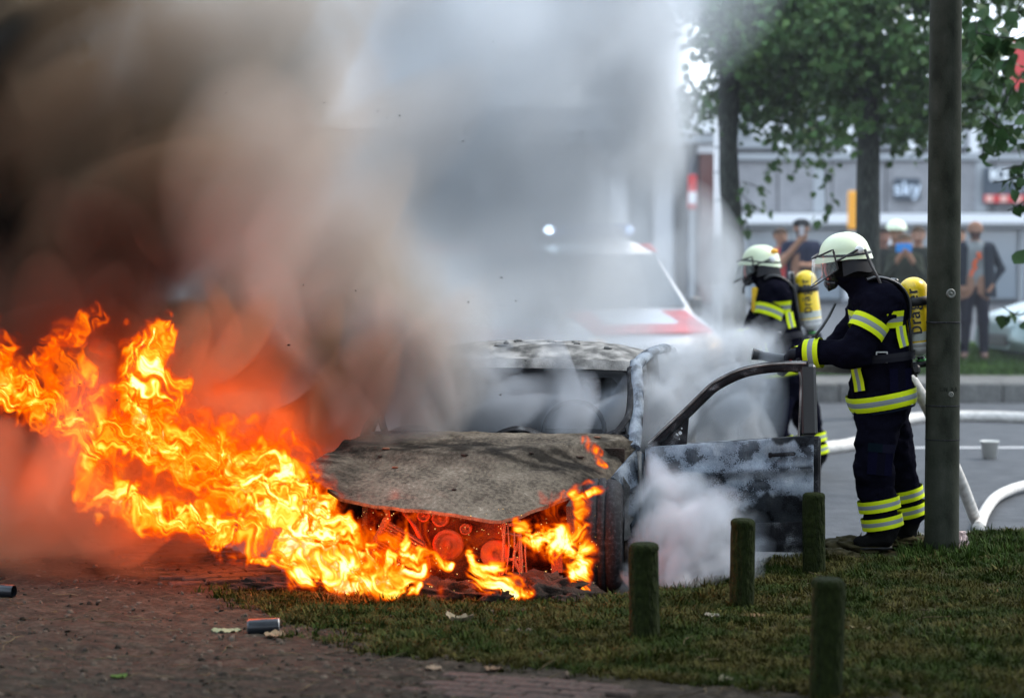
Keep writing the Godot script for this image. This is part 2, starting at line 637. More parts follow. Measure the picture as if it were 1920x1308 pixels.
	M.pole = textured(blend_texture(1024, [[noise(51, 0.005, 6), 1.0], [noise(52, 0.09, 3), 0.3]], ramp([[0.0, 0.008, 0.009, 0.007], [0.3, 0.014, 0.016, 0.011], [0.4, 0.021, 0.024, 0.017], [0.6, 0.028, 0.031, 0.023], [1.0, 0.048, 0.05, 0.04]])), 0.9, 0.75, fine, 0.15)
	M.pole.uv1_scale = Vector3(1.3, 0.7, 1.3)
	# the street front
	M.concrete = textured(blend_texture(512, [[broad, 0.8], [noise(53, 0.05, 5), 1.0]], ramp([[0.0, 0.17, 0.17, 0.178], [0.5, 0.25, 0.25, 0.262], [1.0, 0.33, 0.33, 0.34]])), 0.4, 0.9, fine, 0.4)
	M.plaster = mat(0.5, 0.51, 0.53, 0.85)
	M.white_paint = mat(0.66, 0.67, 0.69, 0.6)
	M.frame_grey = mat(0.3, 0.32, 0.34, 0.5)
	M.pane = mat(0.16, 0.19, 0.22, 0.08)
	M.pane.metallic_specular = 0.8
	M.dark_panel = mat(0.09, 0.1, 0.12, 0.6)
	M.brown_panel = mat(0.12, 0.06, 0.055, 0.7)
	M.red_paint = mat(0.5, 0.03, 0.03, 0.5)
	M.orange_paint = mat(0.75, 0.32, 0.02, 0.55)
	M.sign_dark = mat(0.03, 0.045, 0.065, 0.5)
	M.sign_white = mat(0.75, 0.78, 0.8, 0.6)
	M.rubber = mat(0.012, 0.012, 0.013, 0.55)
	M.black_plastic = mat(0.014, 0.015, 0.017, 0.4)
	M.steel = mat(0.4, 0.4, 0.4, 0.35, 0.9)
	M.hose = textured(blend_texture(256, [[noise(54, 0.06, 4), 1.0]], ramp([[0.0, 0.28, 0.27, 0.25], [0.5, 0.5, 0.48, 0.45], [1.0, 0.68, 0.66, 0.63]])), 1.0, 0.85, fine, 0.2)
	M.glass = StandardMaterial3D.new()
	M.glass.transparency = BaseMaterial3D.TRANSPARENCY_ALPHA
	M.glass.albedo_color = Color(0.75, 0.8, 0.8, 0.16)
	M.glass.roughness = 0.05

# ---------------------------------------------------------------- ground, road, pavements
# the near verge is the level 0; the road lies 0.12 m lower
var edge := PackedVector2Array([Vector2(-30, 16.5), Vector2(-2.5, 15.0), Vector2(-1.5, 13.0), Vector2(-1.2, 12.3), Vector2(-0.98, 12.05), Vector2(-0.16, 11.95), Vector2(0.45, 11.9), Vector2(0.66, 11.98), Vector2(1.18, 12.75), Vector2(1.85, 14.05), Vector2(2.2, 14.35), Vector2(3.14, 14.7), Vector2(6.0, 15.3), Vector2(30, 18.0)])

func edge_at(x: float) -> float:
	for i in edge.size() - 1:
		if x <= edge[i + 1].x:
			return lerpf(edge[i].y, edge[i + 1].y, (x - edge[i].x) / (edge[i + 1].x - edge[i].x))
	return edge[-1].y

var bumps := noise(61, 1.3, 4)
var hummock := noise(62, 0.35, 2)

func verge_y(x: float, d: float) -> float:     # height of the verge at x, d metres ahead
	var y := 0.018 * bumps.get_noise_2d(x, d) + 0.03 * hummock.get_noise_2d(x, d)
	return y - 0.05 * smoothstep(0.0, -0.25, d - edge_at(x) - 0.25) * 0.0

func build_ground():
	var road := Shape.new()
	road.grid(2, 2, func(u, v): return Vector3(lerp(-300.0, 300.0, u), -0.12, lerp(-420.0, 40.0, v)))
	setting("road", road.done(), M.asphalt)
	# verge: dirt path and grass in front of the road, as one relief with a kerb side
	var s := Shape.new()
	var xs := []
	var x := -30.0
	while x < 30.0:
		xs.append(x)
		x += 0.06 if absf(x) < 4.0 else 1.5
	xs.append(30.0)
	var rows := 90
	s.grid(xs.size() - 1, rows, func(u, v):
		var px: float = xs[roundi(u * (xs.size() - 1))]
		var far := edge_at(px)
		var d: float = far - 7.0 * v if v < 0.95 else lerpf(far - 6.65, -20.0, (v - 0.95) / 0.05)
		return Vector3(px, verge_y(px, d), -d))
	setting("verge_ground", s.done(), M.soil)
	# kerb stones along the edge, each a piece of its own
	var kerb_root := Node3D.new()
	kerb_root.name = "near_kerb"
	add_child(kerb_root)
	kerb_root.set_meta("kind", "structure")
	var a := 0.0
	for i in range(1, edge.size() - 2):
		var p := edge[i]
		var q := edge[i + 1]
		var dir := (q - p).normalized()
		var len := p.distance_to(q)
		var n := maxi(1, roundi(len / 0.8))
		for k in n:
			var c := p.lerp(q, (k + 0.5) / n)
			var sh := Shape.new()
			sh.box(Vector3.ZERO, Vector3(len / n - 0.008, 0.26, 0.12), Basis(Vector3.UP, atan2(dir.y, dir.x)), 0.015)
			var o = part("kerb_stone", sh.done(), M.kerb, kerb_root)
			o.position = Vector3(c.x, -0.13 + 0.012 * sin(i * 7.0 + k * 3.0), -c.y - 0.05)
	# dirt path at lower left, lying over the verge soil
	var d := Shape.new()
	d.grid(150, 180, func(u, v):
		var dd := lerpf(16.0, 7.6, v)
		var right := -1.5 + 0.35 * bumps.get_noise_2d(dd * 0.5, 7.0) + (12.3 - dd) * 0.5 + (0.35 if dd < 9.6 else 0.0)
		if dd < 10.2: right += (10.2 - dd) * 1.6
		if dd > 12.0: right = minf(right, -1.05 - (dd - 12.0) * 0.5)
		var px := lerpf(-6.0, right, u)
		return Vector3(px, verge_y(px, dd) + 0.008 + 0.014 * bumps.get_noise_2d(px * 5.0, dd * 5.0), -minf(dd, edge_at(px))))
	setting("dirt_path", d.done(), M.dirt)
	# two strips of brick paving, brick by brick
	var back := Node3D.new()
	back.name = "brick_paving"
	add_child(back)
	back.set_meta("kind", "structure")
	rng.seed = 5
	brick_field(back, Vector3(-1.72, 0.013, -12.35), 0.385, 3, 24, 0.2, 0.1)
	var near := Node3D.new()
	near.name = "brick_paving_001"
	add_child(near)
	near.set_meta("kind", "structure")
	brick_field(near, Vector3(-0.36, 0.014, -9.3), -0.42, 4, 5, 0.2, 0.1)
	# lane line and far kerb, far pavement, far grass bank
	var l := Shape.new()
	l.grid(40, 1, func(u, v): return Vector3(lerp(-14.0, 16.0, u), -0.116, -21.6 - 0.9 * u - 0.14 * v))
	setting("lane_line", l.done(), mat(0.42, 0.42, 0.42, 0.7))
	var fk := Node3D.new()
	fk.name = "far_kerb"
	add_child(fk)
	fk.set_meta("kind", "structure")
	var stone := Shape.new()
	stone.box(Vector3.ZERO, Vector3(0.99, 0.26, 0.16), Basis.IDENTITY, 0.02)
	var sm := stone.done()
	for i in 34:
		var o = part("kerb_stone", sm, M.kerb, fk)
		o.position = Vector3(-16.5 + i, -0.01 + 0.006 * sin(i * 4.3), -28.7)
	var pv := Shape.new()
	pv.grid(30, 2, func(u, v): return Vector3(lerp(-60.0, 60.0, u), 0.115 + 0.03 * v, lerp(-28.78, -29.9, v)))
	setting("far_pavement", pv.done(), M.kerb)
	var gb := Shape.new()
	gb.grid(60, 12, func(u, v):
		var z := lerpf(-29.85, -34.0, v)
		return Vector3(lerp(-60.0, 60.0, u), 0.145 + 0.2 * smoothstep(0.0, 0.35, v) + 0.03 * bumps.get_noise_2d(u * 80.0, v * 5.0), z))
	setting("far_grass_bank", gb.done(), M.far_grass)
	var sq := Shape.new()
	sq.grid(4, 4, func(u, v): return Vector3(lerp(-120.0, 120.0, u), 0.33, lerp(-33.9, -90.0, v)))
	setting("far_square", sq.done(), M.asphalt)

func brick_field(root, at: Vector3, yaw: float, nx: int, nz: int, lx: float, lz: float):
	root.position = at
	root.rotation.y = yaw
	var kinds := []
	for k in 4:
		var s := Shape.new()
		s.box(Vector3.ZERO, Vector3(lx - 0.008 - 0.002 * k, 0.05, lz - 0.009), Basis.IDENTITY, 0.007)
		kinds.append(s.done())
	for j in nz:
		for i in nx:
			var o = part("brick", kinds[rng.randi() % 4], M.brick, root)
			o.position = Vector3((i + (0.5 if j % 2 else 0.0)) * lx, -0.012 + rng.randf_range(-0.005, 0.005), -j * lz)
			o.rotation = Vector3(rng.randf_range(-0.03, 0.03), rng.randf_range(-0.02, 0.02), rng.randf_range(-0.03, 0.03))

# ---------------------------------------------------------------- grass
func blade_tuft(seed_: int, n: int, h: float, spread: float) -> ArrayMesh:
	var r := RandomNumberGenerator.new()
	r.seed = seed_
	var s := Shape.new()
	s.group = 0
	for i in n:
		var a := r.randf() * TAU
		var out := Vector3(cos(a), 0, sin(a))
		var side := Vector3(-sin(a), 0, cos(a))
		var base := out * r.randf() * spread
		var hh := h * r.randf_range(0.5, 1.1)
		var lean := r.randf_range(0.1, 0.9) * hh
		var w := r.randf_range(0.0022, 0.004)
		s.tint = Color.WHITE * r.randf_range(0.6, 1.2)
		var m := base + Vector3.UP * hh * 0.6 + out * lean * 0.35
		var t := base + Vector3.UP * hh * (0.95 if lean < hh * 0.6 else 0.7) + out * lean
		s.quad(base - side * w, base + side * w, m + side * w * 0.8, m - side * w * 0.8)
		s.tri(m - side * w * 0.8, m + side * w * 0.8, t)
	return s.done()

func in_grass(p: Vector3) -> float:
	var d := -p.z
	var far := edge_at(p.x)
	if d > far - 0.02 or (p.x < -1.05 and d > 12.2): return 0.0
	var left := -1.6 + (12.3 - d) * 0.5
	if d < 10.2: left += (10.2 - d) * 1.6
	var g := smoothstep(-0.25, 0.25, p.x - left + 0.3 * bumps.get_noise_2d(p.x * 1.5, d * 1.5))
	g *= 0.42 + 0.85 * smoothstep(-0.25, 0.2, hummock.get_noise_2d(p.x * 4.0, d * 4.0))
	if d < 9.5 and p.x < 1.3: g *= smoothstep(8.9, 9.6, d)
	# worn, littered earth by the lamp post
	g *= smoothstep(0.15, 0.6, Vector2(p.x - 2.1, d - 13.75).length())
	return g

func build_grass():
	rng.seed = 11
	var grass_mat := vertex_mat(0.75)
	grass_mat.backlight_enabled = true
	grass_mat.backlight = Color(0.25, 0.25, 0.25)
	var sets := [[], [], []]
	var cols := [[], [], []]
	var tries := 0
	while tries < 60000:
		tries += 1
		var py := rng.randf_range(985.0, 1330.0)
		var px := rng.randf_range(230.0, 2050.0)
		var p := G(px, py)
		if rng.randf() > in_grass(p): continue
		p.y = verge_y(p.x, -p.z) - 0.004
		var k := rng.randi() % 3
		var sc := rng.randf_range(0.6, 1.25) * (0.85 + 0.6 * maxf(0.0, hummock.get_noise_2d(p.x * 3.0, p.z * 3.0)))
		sets[k].append(Transform3D(Basis(Vector3.UP, rng.randf() * TAU).scaled(Vector3(sc * 1.3, sc * rng.randf_range(0.7, 1.2), sc * 1.3)), p))
		var dry := clampf(0.5 + 1.6 * bumps.get_noise_2d(p.x * 1.7 + 50.0, p.z * 1.7) + rng.randf_range(-0.25, 0.25), 0.0, 1.0)
		var c := Color(0.023, 0.04, 0.005).lerp(Color(0.074, 0.061, 0.016), dry * 0.8) * rng.randf_range(0.6, 1.2)
		cols[k].append(c)
	var g := Node3D.new()
	g.name = "grass"
	add_child(g)
	tag(g, "patchy short grass of the verge in front of the burning car", "grass", "", "stuff")
	for k in 3:
		copies("blades", blade_tuft(70 + k, 9, 0.05, 0.03), grass_mat, sets[k], cols[k], g)
	# longer grass round the lamp post and at the road edge
	var tall := []
	var tc := []
	for i in 520:
		var px := rng.randf_range(1815.0, 2000.0)
		var py := rng.randf_range(1005.0, 1075.0)
		if i % 3 == 0:
			px = rng.randf_range(1690.0, 1830.0)
			py = rng.randf_range(1025.0, 1060.0)
		var p := G(px, py)
		if -p.z > edge_at(p.x) - 0.03: continue
		p.y = verge_y(p.x, -p.z) - 0.004
		tall.append(Transform3D(Basis(Vector3.UP, rng.randf() * TAU).scaled(Vector3.ONE * rng.randf_range(0.8, 1.5)), p))
		tc.append(Color(0.026, 0.048, 0.0075) * rng.randf_range(0.6, 1.3))
	copies("long_blades", blade_tuft(80, 8, 0.062, 0.035), grass_mat, tall, tc, g)
	# far grass behind the kerb across the road
	var fs := []
	var fc := []
	for i in 9000:
		var p := Vector3(rng.randf_range(3.0, 8.5), 0.0, rng.randf_range(-29.95, -33.0))
		p.y = 0.145 + 0.2 * smoothstep(0.0, 0.35, (-p.z - 29.85) / 4.15)
		fs.append(Transform3D(Basis(Vector3.UP, rng.randf() * TAU).scaled(Vector3.ONE * rng.randf_range(1.2, 2.6)), p))
		fc.append(Color(0.08, 0.16, 0.03) * rng.randf_range(0.6, 1.3))
	var fg := Node3D.new()
	fg.name = "grass_001"
	add_child(fg)
	tag(fg, "bright green lawn across the road at the bystanders' feet", "grass", "", "stuff")
	copies("blades", blade_tuft(81, 9, 0.07, 0.05), grass_mat, fs, fc, fg)

# ---------------------------------------------------------------- the street front across the road
func B(px, py, z = -60.0) -> Vector3:   # a point of the facade plane
	var v := P(px, py, 1.0) - EYE
	return EYE + v * (z / v.z)

func block(called, x0, x1, y0, y1, z, depth, m, parent, bevel = 0.01):
	var s := Shape.new()
	s.box(Vector3((x0 + x1) * 0.5, (y0 + y1) * 0.5, z - depth * 0.5), Vector3(x1 - x0, y1 - y0, depth), Basis.IDENTITY, bevel)
	return part(called, s.done(), m, parent)

func build_street():
	var b = thing("shop_building", "pale concrete shop building with white fascia and window band across the road", "building", Vector3(0, 0.33, 0))
	var z := -60.0
	block("wall", 5.3, 24.0, 0.0, 5.34, z - 0.3, 8.0, M.concrete, b)
	block("fascia", 5.35, 22.0, 2.02, 2.28, z + 0.5, 0.9, M.white_paint, b)
	block("soffit", 5.4, 22.0, 1.9, 2.01, z + 0.3, 0.6, M.frame_grey, b)
	for i in 12:         # ribbed concrete slabs above the fascia
		var x0 := 5.4 + i * 1.38
		block("panel", x0 + 0.015, x0 + 1.365, 2.3, 3.62, z + 0.05 + 0.02 * (i % 2), 0.3, M.concrete, b, 0.03)
		if i % 3 == 1:
			block("rib", x0 + 0.9, x0 + 1.2, 2.32, 3.62, z + 0.12, 0.06, M.frame_grey, b)
	block("ledge", 5.35, 22.0, 3.64, 3.8, z + 0.18, 0.4, M.frame_grey, b)
	for i in 10:         # the window band
		var x0 := 5.5 + i * 1.62
		var w = block("window", x0, x0 + 1.25, 3.95, 5.15, z - 0.02, 0.2, M.frame_grey, b)
		block("pane", x0 + 0.06, x0 + 0.6, 4.2, 5.1, z + 0.02, 0.03, M.pane, w)
		block("pane", x0 + 0.66, x0 + 1.19, 4.2, 5.1, z + 0.02, 0.03, M.pane if i % 3 else M.white_paint, w)
		block("pillar", x0 + 1.29, x0 + 1.58, 3.82, 5.3, z + 0.1, 0.3, M.white_paint, b)
	block("roof_edge", 5.25, 24.05, 5.35, 5.62, z + 0.3, 8.7, M.plaster, b)
	for i in 11:         # shop windows
		var x0 := 5.5 + i * 1.5
		block("shop_pane", x0 + 0.04, x0 + 1.42, 0.1, 1.86, z + 0.03, 0.04, M.pane if i % 4 != 2 else M.white_paint, b)
		block("mullion", x0 - 0.04, x0 + 0.03, 0.0, 1.88, z + 0.12, 0.12, M.white_paint if i % 3 == 0 else M.frame_grey, b)
	block("red_awning", 12.6, 18.0, 5.4, 6.6, z + 0.6, 0.3, M.red_paint, b)
	# entrance block left of it, half behind the smoke
	var e = thing("entrance_building", "low entrance block with white canopy and brown pier behind the smoke", "building", Vector3(0, 0.33, 0))
	block("wall", -12.0, 5.25, 0.0, 4.6, z - 2.0, 6.0, M.white_paint, e)
	block("canopy", -3.0, 5.2, 4.3, 4.95, z + 1.0, 3.0, M.white_paint, e)
	block("canopy_edge", -3.0, 5.2, 4.05, 4.27, z + 0.9, 2.8, M.frame_grey, e)
	block("pier", 4.75, 5.15, 0.0, 3.8, z + 0.6, 0.5, M.brown_panel, e)
	block("capital", 4.7, 5.2, 3.8, 4.03, z + 0.65, 0.6, M.white_paint, e)
	block("dark_panel", 4.45, 4.74, 0.0, 4.03, z + 0.3, 0.3, M.dark_panel, e)
	for i in 9:
		block("pane", -1.0 + i * 0.58, -0.5 + i * 0.58, 0.1, 3.95, z - 0.6, 0.05, M.pane if i % 3 == 1 else M.white_paint, e)  # most panes white, their reflection put into the colour
		block("mullion", -0.49 + i * 0.58, -0.43 + i * 0.58, 0.0, 4.0, z - 0.5, 0.1, M.frame_grey, e)
	# signs
	var a := B(1676, 375, -59.7)
	var c := B(1725, 334, -59.7)
	var sg = thing("square_sign", "square dark blue grey sign with pale lowercase letters on the concrete slabs", "sign", (a + c) * 0.5)
	var sh := Shape.new()
	sh.box(Vector3.ZERO, Vector3(c.x - a.x, c.y - a.y, 0.16), Basis.IDENTITY, 0.02)
	part("board", sh.done(), M.sign_dark, sg)
	var t = part("lettering", words("sky", 0.44, 0.02, true), mat(0.6, 0.68, 0.78, 0.6), sg)
	t.position = Vector3(0.0, 0.0, 0.1)
	a = B(1844, 382, -59.6)
	c = B(1992, 314, -59.6)
	sg = thing("shop_sign", "wide dark shop sign with bold white capitals and a red strip below", "sign", (a + c) * 0.5)
	sh = Shape.new()
	sh.box(Vector3.ZERO, Vector3(c.x - a.x, c.y - a.y, 0.2), Basis.IDENTITY, 0.02)
	part("board", sh.done(), M.sign_dark, sg)
	t = part("lettering", words("KIOSK", 0.42, 0.03, true), M.sign_white, sg)
	t.position = Vector3(-0.12, 0.27, 0.115)
	t.scale = Vector3(1.25, 1.0, 1.0)
	t = part("lettering", words("Service", 0.2, 0.03), mat(0.4, 0.42, 0.5), sg)
	t.position = Vector3(0.1, -0.08, 0.115)
	sh = Shape.new()
	sh.box(Vector3(0, -0.33, 0.11), Vector3(c.x - a.x, 0.2, 0.03), Basis.IDENTITY, 0.004)
	var strip_ = part("red_strip", sh.done(), M.red_paint, sg)
	for i in 6:
		sh = Shape.new()
		sh.box(Vector3(-0.86 + i * 0.36, -0.33, 0.13), Vector3(0.16, 0.17, 0.02), Basis.IDENTITY, 0.004)
		part("pale_block", sh.done(), mat(0.7, 0.42, 0.36), strip_)
	a = B(1590, 430, -50.0)
	c = B(1612, 358, -50.0)
	sg = thing("banner_sign", "narrow upright orange sign just left of the thick tree trunk", "sign", Vector3((a.x + c.x) * 0.5, 0.33, -50.0))
	sh = Shape.new()
	sh.box(Vector3(0, (a.y + c.y) * 0.5 - 0.33, 0), Vector3(c.x - a.x, c.y - a.y, 0.1), Basis.IDENTITY, 0.02)
	part("board", sh.done(), M.orange_paint, sg)
	sh = Shape.new()
	sh.tube([Vector3(0.13, 0, -0.1), Vector3(0.13, c.y - 0.3, -0.1)], 0.03, 10)
	part("post", sh.done(), M.frame_grey, sg)
	a = B(1290, 392, -58.6)
	c = B(1306, 328, -58.6)
	sg = thing("light_box", "slim red and white upright sign beside the brown pier, seen through smoke", "sign", (a + c) * 0.5)
	sh = Shape.new()
	sh.box(Vector3.ZERO, Vector3(c.x - a.x, c.y - a.y, 0.2), Basis.IDENTITY, 0.02)
	part("board", sh.done(), M.red_paint, sg)
	sh = Shape.new()
	sh.box(Vector3(0, -0.15, 0.11), Vector3(0.18, 0.3, 0.03), Basis.IDENTITY, 0.01)
	part("white_field", sh.done(), M.sign_white, sg)
	sh = Shape.new()
	sh.box(Vector3(0, -1.6 - (c.y - a.y) * 0.5, 0), Vector3(0.1, 3.2, 0.1), Basis.IDENTITY, 0.01)
	part("post", sh.done(), M.frame_grey, sg)
	# the white pole beside the first tree
	var wp := P(1345, 460, 31.0)
	var pole_ = thing("white_pole", "tall thin white pole left of the dark tree trunk", "pole", Vector3(wp.x, 0.33, wp.z))
	sh = Shape.new()
	sh.tube([Vector3(0, 1.6, 0), Vector3(0, 6.5, 0)], 0.05, 12)
	part("shaft", sh.done(), M.white_paint, pole_)
	sh = Shape.new()
	sh.tube([Vector3(0, 0, 0), Vector3(0, 1.6, 0)], 0.06, 12)
	part("base", sh.done(), M.frame_grey, pole_)
	for y in [2.05, 2.42, 2.75]:
		sh = Shape.new()
		sh.tube([Vector3(0, y, 0), Vector3(0, y + 0.025, 0)], 0.057, 12)
		part("clip", sh.done(), M.frame_grey, pole_)
	build_van()
	build_parked_car()

# a car body from stations along its length: [z, y low, y belt, y top, half width low, half width belt, half width top]
func body_loft(stations: Array) -> ArrayMesh:
	var rings := []
	for q in stations:
		var r := []
		for sx in [-1, 1]:
			var h := [Vector3(sx * q[4] * 0.92, q[1], q[0]), Vector3(sx * q[4], q[1] + 0.12, q[0]), Vector3(sx * q[5], lerpf(q[1], q[2], 0.6), q[0]), Vector3(sx * (q[5] - 0.015), q[2], q[0]), Vector3(sx * (q[6] + 0.03), lerpf(q[2], q[3], 0.85), q[0]), Vector3(sx * q[6] * 0.9, q[3] - 0.01, q[0]), Vector3(sx * q[6] * 0.45, q[3] + 0.02, q[0])]
			if sx == 1: h.reverse()
			r.append_array(h)
		rings.append(r)
	var s := Shape.new()
	for i in rings.size() - 1:
		for k in rings[0].size():
			var k2: int = (k + 1) % rings[0].size()
			s.quad(rings[i][k], rings[i][k2], rings[i + 1][k2], rings[i + 1][k])
	s.group = 1
	for e in [0, rings.size() - 1]:
		for k in range(1, rings[e].size() - 1):
			s.tri(rings[e][0], rings[e][k], rings[e][k + 1])
	return s.done()

func plate(pts: Array, thick: Vector3) -> ArrayMesh:     # a four-cornered plate
	var s := Shape.new()
	s.slab(6, 6, func(u, v): return pts[0].lerp(pts[1], u).lerp(pts[3].lerp(pts[2], u), v), thick)
	return s.done()

func wheel_on(root, at: Vector3, r: float, w: float, side: int, tyre_mat, rim_mat):
	var t := Transform3D(Basis(Vector3.FORWARD, PI * 0.5), at)
	var ty = part("wheel", lathe_mesh([Vector2(r * 0.62, -w * 0.5), Vector2(r * 0.9, -w * 0.5), Vector2(r, -w * 0.3), Vector2(r, w * 0.3), Vector2(r * 0.9, w * 0.5), Vector2(r * 0.62, w * 0.5)], 28, t), tyre_mat, root)
	var s := Shape.new()
	s.lathe([Vector2(0.001, side * w * 0.35), Vector2(r * 0.2, side * w * 0.4), Vector2(r * 0.3, side * w * 0.3), Vector2(r * 0.6, side * w * 0.36), Vector2(r * 0.64, side * w * 0.5)], 24, t)
	for k in 5:
		var a := TAU * k / 5.0
		s.box(at + Vector3(side * w * 0.42, sin(a) * r * 0.4, cos(a) * r * 0.4), Vector3(0.02, 0.05, r * 0.45), Basis(Vector3.RIGHT, -a), 0.005)
	part("rim", s.done(), rim_mat, ty)

func build_van():
	var o := P(1228, 600, 26.3)
	var white := mat(0.72, 0.72, 0.74, 0.35)
	var red := mat(0.55, 0.03, 0.035, 0.35)
	var v = thing("emergency_van", "white and red emergency van with roof lights burning, veiled by smoke", "van", Vector3(o.x, -0.12, o.z), deg_to_rad(25))
	part("body", body_loft([[0.03, 0.3, 0.5, 0.78, 0.82, 0.84, 0.76], [-0.02, 0.26, 0.55, 0.9, 0.9, 0.92, 0.85], [-0.3, 0.24, 0.6, 1.03, 0.94, 0.95, 0.9], [-0.72, 0.24, 0.9, 1.16, 0.95, 0.95, 0.88], [-0.95, 0.24, 1.02, 1.42, 0.95, 0.95, 0.83], [-1.38, 0.24, 1.05, 1.86, 0.95, 0.95, 0.77], [-1.8, 0.24, 1.05, 1.97, 0.95, 0.95, 0.77], [-3.2, 0.24, 1.05, 1.99, 0.95, 0.95, 0.77], [-4.7, 0.26, 1.05, 1.95, 0.95, 0.95, 0.77], [-4.9, 0.32, 1.05, 1.85, 0.92, 0.92, 0.74]]), white, v)
	part("bonnet", plate([Vector3(-0.78, 1.17, -0.7), Vector3(0.78, 1.17, -0.7), Vector3(0.74, 0.95, 0.0), Vector3(-0.74, 0.95, 0.0)], Vector3(0, -0.02, 0)), red, v)
	part("windscreen", plate([Vector3(-0.68, 1.82, -1.28), Vector3(0.68, 1.82, -1.28), Vector3(0.8, 1.22, -0.73), Vector3(-0.8, 1.22, -0.73)], Vector3(0, -0.02, -0.015)), M.pane, v)
	for sx in [-1, 1]:
		for w in [[-1.3, -2.1], [-2.2, -3.3], [-3.4, -4.5]]:
			part("side_window", plate([Vector3(sx * 0.86, 1.74, w[0] - (0.15 if w[0] > -1.4 else 0.0)), Vector3(sx * 0.86, 1.74, w[1]), Vector3(sx * 0.965, 1.14, w[1]), Vector3(sx * 0.965, 1.14, w[0] + (0.25 if w[0] > -1.4 else 0.0))], Vector3(-sx * 0.02, 0, 0)), M.pane, v)
		part("roof_stripe", plate([Vector3(sx * 0.8, 1.94, -1.6), Vector3(sx * 0.8, 1.94, -4.7), Vector3(sx * 0.85, 1.85, -4.7), Vector3(sx * 0.85, 1.85, -1.5)], Vector3(-sx * 0.01, 0, 0)), red, v)
		part("side_stripe", plate([Vector3(sx * 0.972, 0.95, -0.6), Vector3(sx * 0.972, 0.95, -4.7), Vector3(sx * 0.972, 0.6, -4.7), Vector3(sx * 0.972, 0.6, -0.6)], Vector3(-sx * 0.01, 0, 0)), red, v)
		wheel_on(v, Vector3(sx * 0.86, 0.34, -0.95), 0.34, 0.22, sx, M.rubber, M.steel)
		wheel_on(v, Vector3(sx * 0.86, 0.34, -3.9), 0.34, 0.22, sx, M.rubber, M.steel)
		var s := Shape.new()
		s.ball(Vector3(sx * 0.74, 0.78, 0.0), Vector3(0.15, 0.11, 0.06))
		var lamp := mat(0.6, 0.55, 0.45, 0.2)
		lamp.emission_enabled = true
		lamp.emission = Color(1.0, 0.8, 0.55)
		lamp.emission_energy_multiplier = 0.45 if sx == 1 else 0.3
		part("headlight", s.done(), lamp, v)
		s = Shape.new()
		s.box(Vector3(sx * 1.06, 1.2, -0.95), Vector3(0.16, 0.24, 0.1), Basis.IDENTITY, 0.03)
		part("mirror", s.done(), M.black_plastic, v)
	var s := Shape.new()
	s.box(Vector3(0, 0.62, 0.04), Vector3(1.1, 0.2, 0.06), Basis.IDENTITY, 0.02)
	part("grille", s.done(), M.black_plastic, v)
	s = Shape.new()
	s.box(Vector3(0, 0.38, 0.04), Vector3(1.7, 0.2, 0.1), Basis.IDENTITY, 0.04)
	part("bumper", s.done(), M.dark_panel, v)
	# roof light bar, its near lamp lit
	s = Shape.new()
	s.box(Vector3(0, 2.1, -1.75), Vector3(1.25, 0.16, 0.28), Basis.IDENTITY, 0.05)
	part("light_bar", s.done(), mat(0.03, 0.06, 0.16, 0.25), v)
	for sx in [-1, 1]:
		s = Shape.new()
		s.ball(Vector3(sx * 0.53, 2.1, -1.62), Vector3(0.065, 0.055, 0.05))
		var lm := mat(0.5, 0.6, 0.8, 0.2)
		if sx == -1:
			lm.emission_enabled = true
			lm.emission = Color(0.82, 0.93, 1.0)
			lm.emission_energy_multiplier = 60.0
		part("lamp", s.done(), lm, v)
	var ol := OmniLight3D.new()
	ol.name = "beacon_light"
	ol.light_color = Color(0.8, 0.92, 1.0)
	ol.light_energy = 0.35
	ol.light_size = 0.07
	ol.omni_range = 60.0
	ol.omni_attenuation = 2.0
	ol.shadow_enabled = true
	ol.position = Vector3(-0.53, 2.1, -1.52)
	v.add_child(ol)
	var hl := OmniLight3D.new()
	hl.name = "headlight_light"
	hl.light_color = Color(1.0, 0.85, 0.65)
	hl.light_energy = 0.06
	hl.light_size = 0.08
	hl.omni_range = 60.0
	hl.omni_attenuation = 2.0
	hl.shadow_enabled = true
	hl.position = Vector3(0.74, 0.78, 0.12)
	v.add_child(hl)

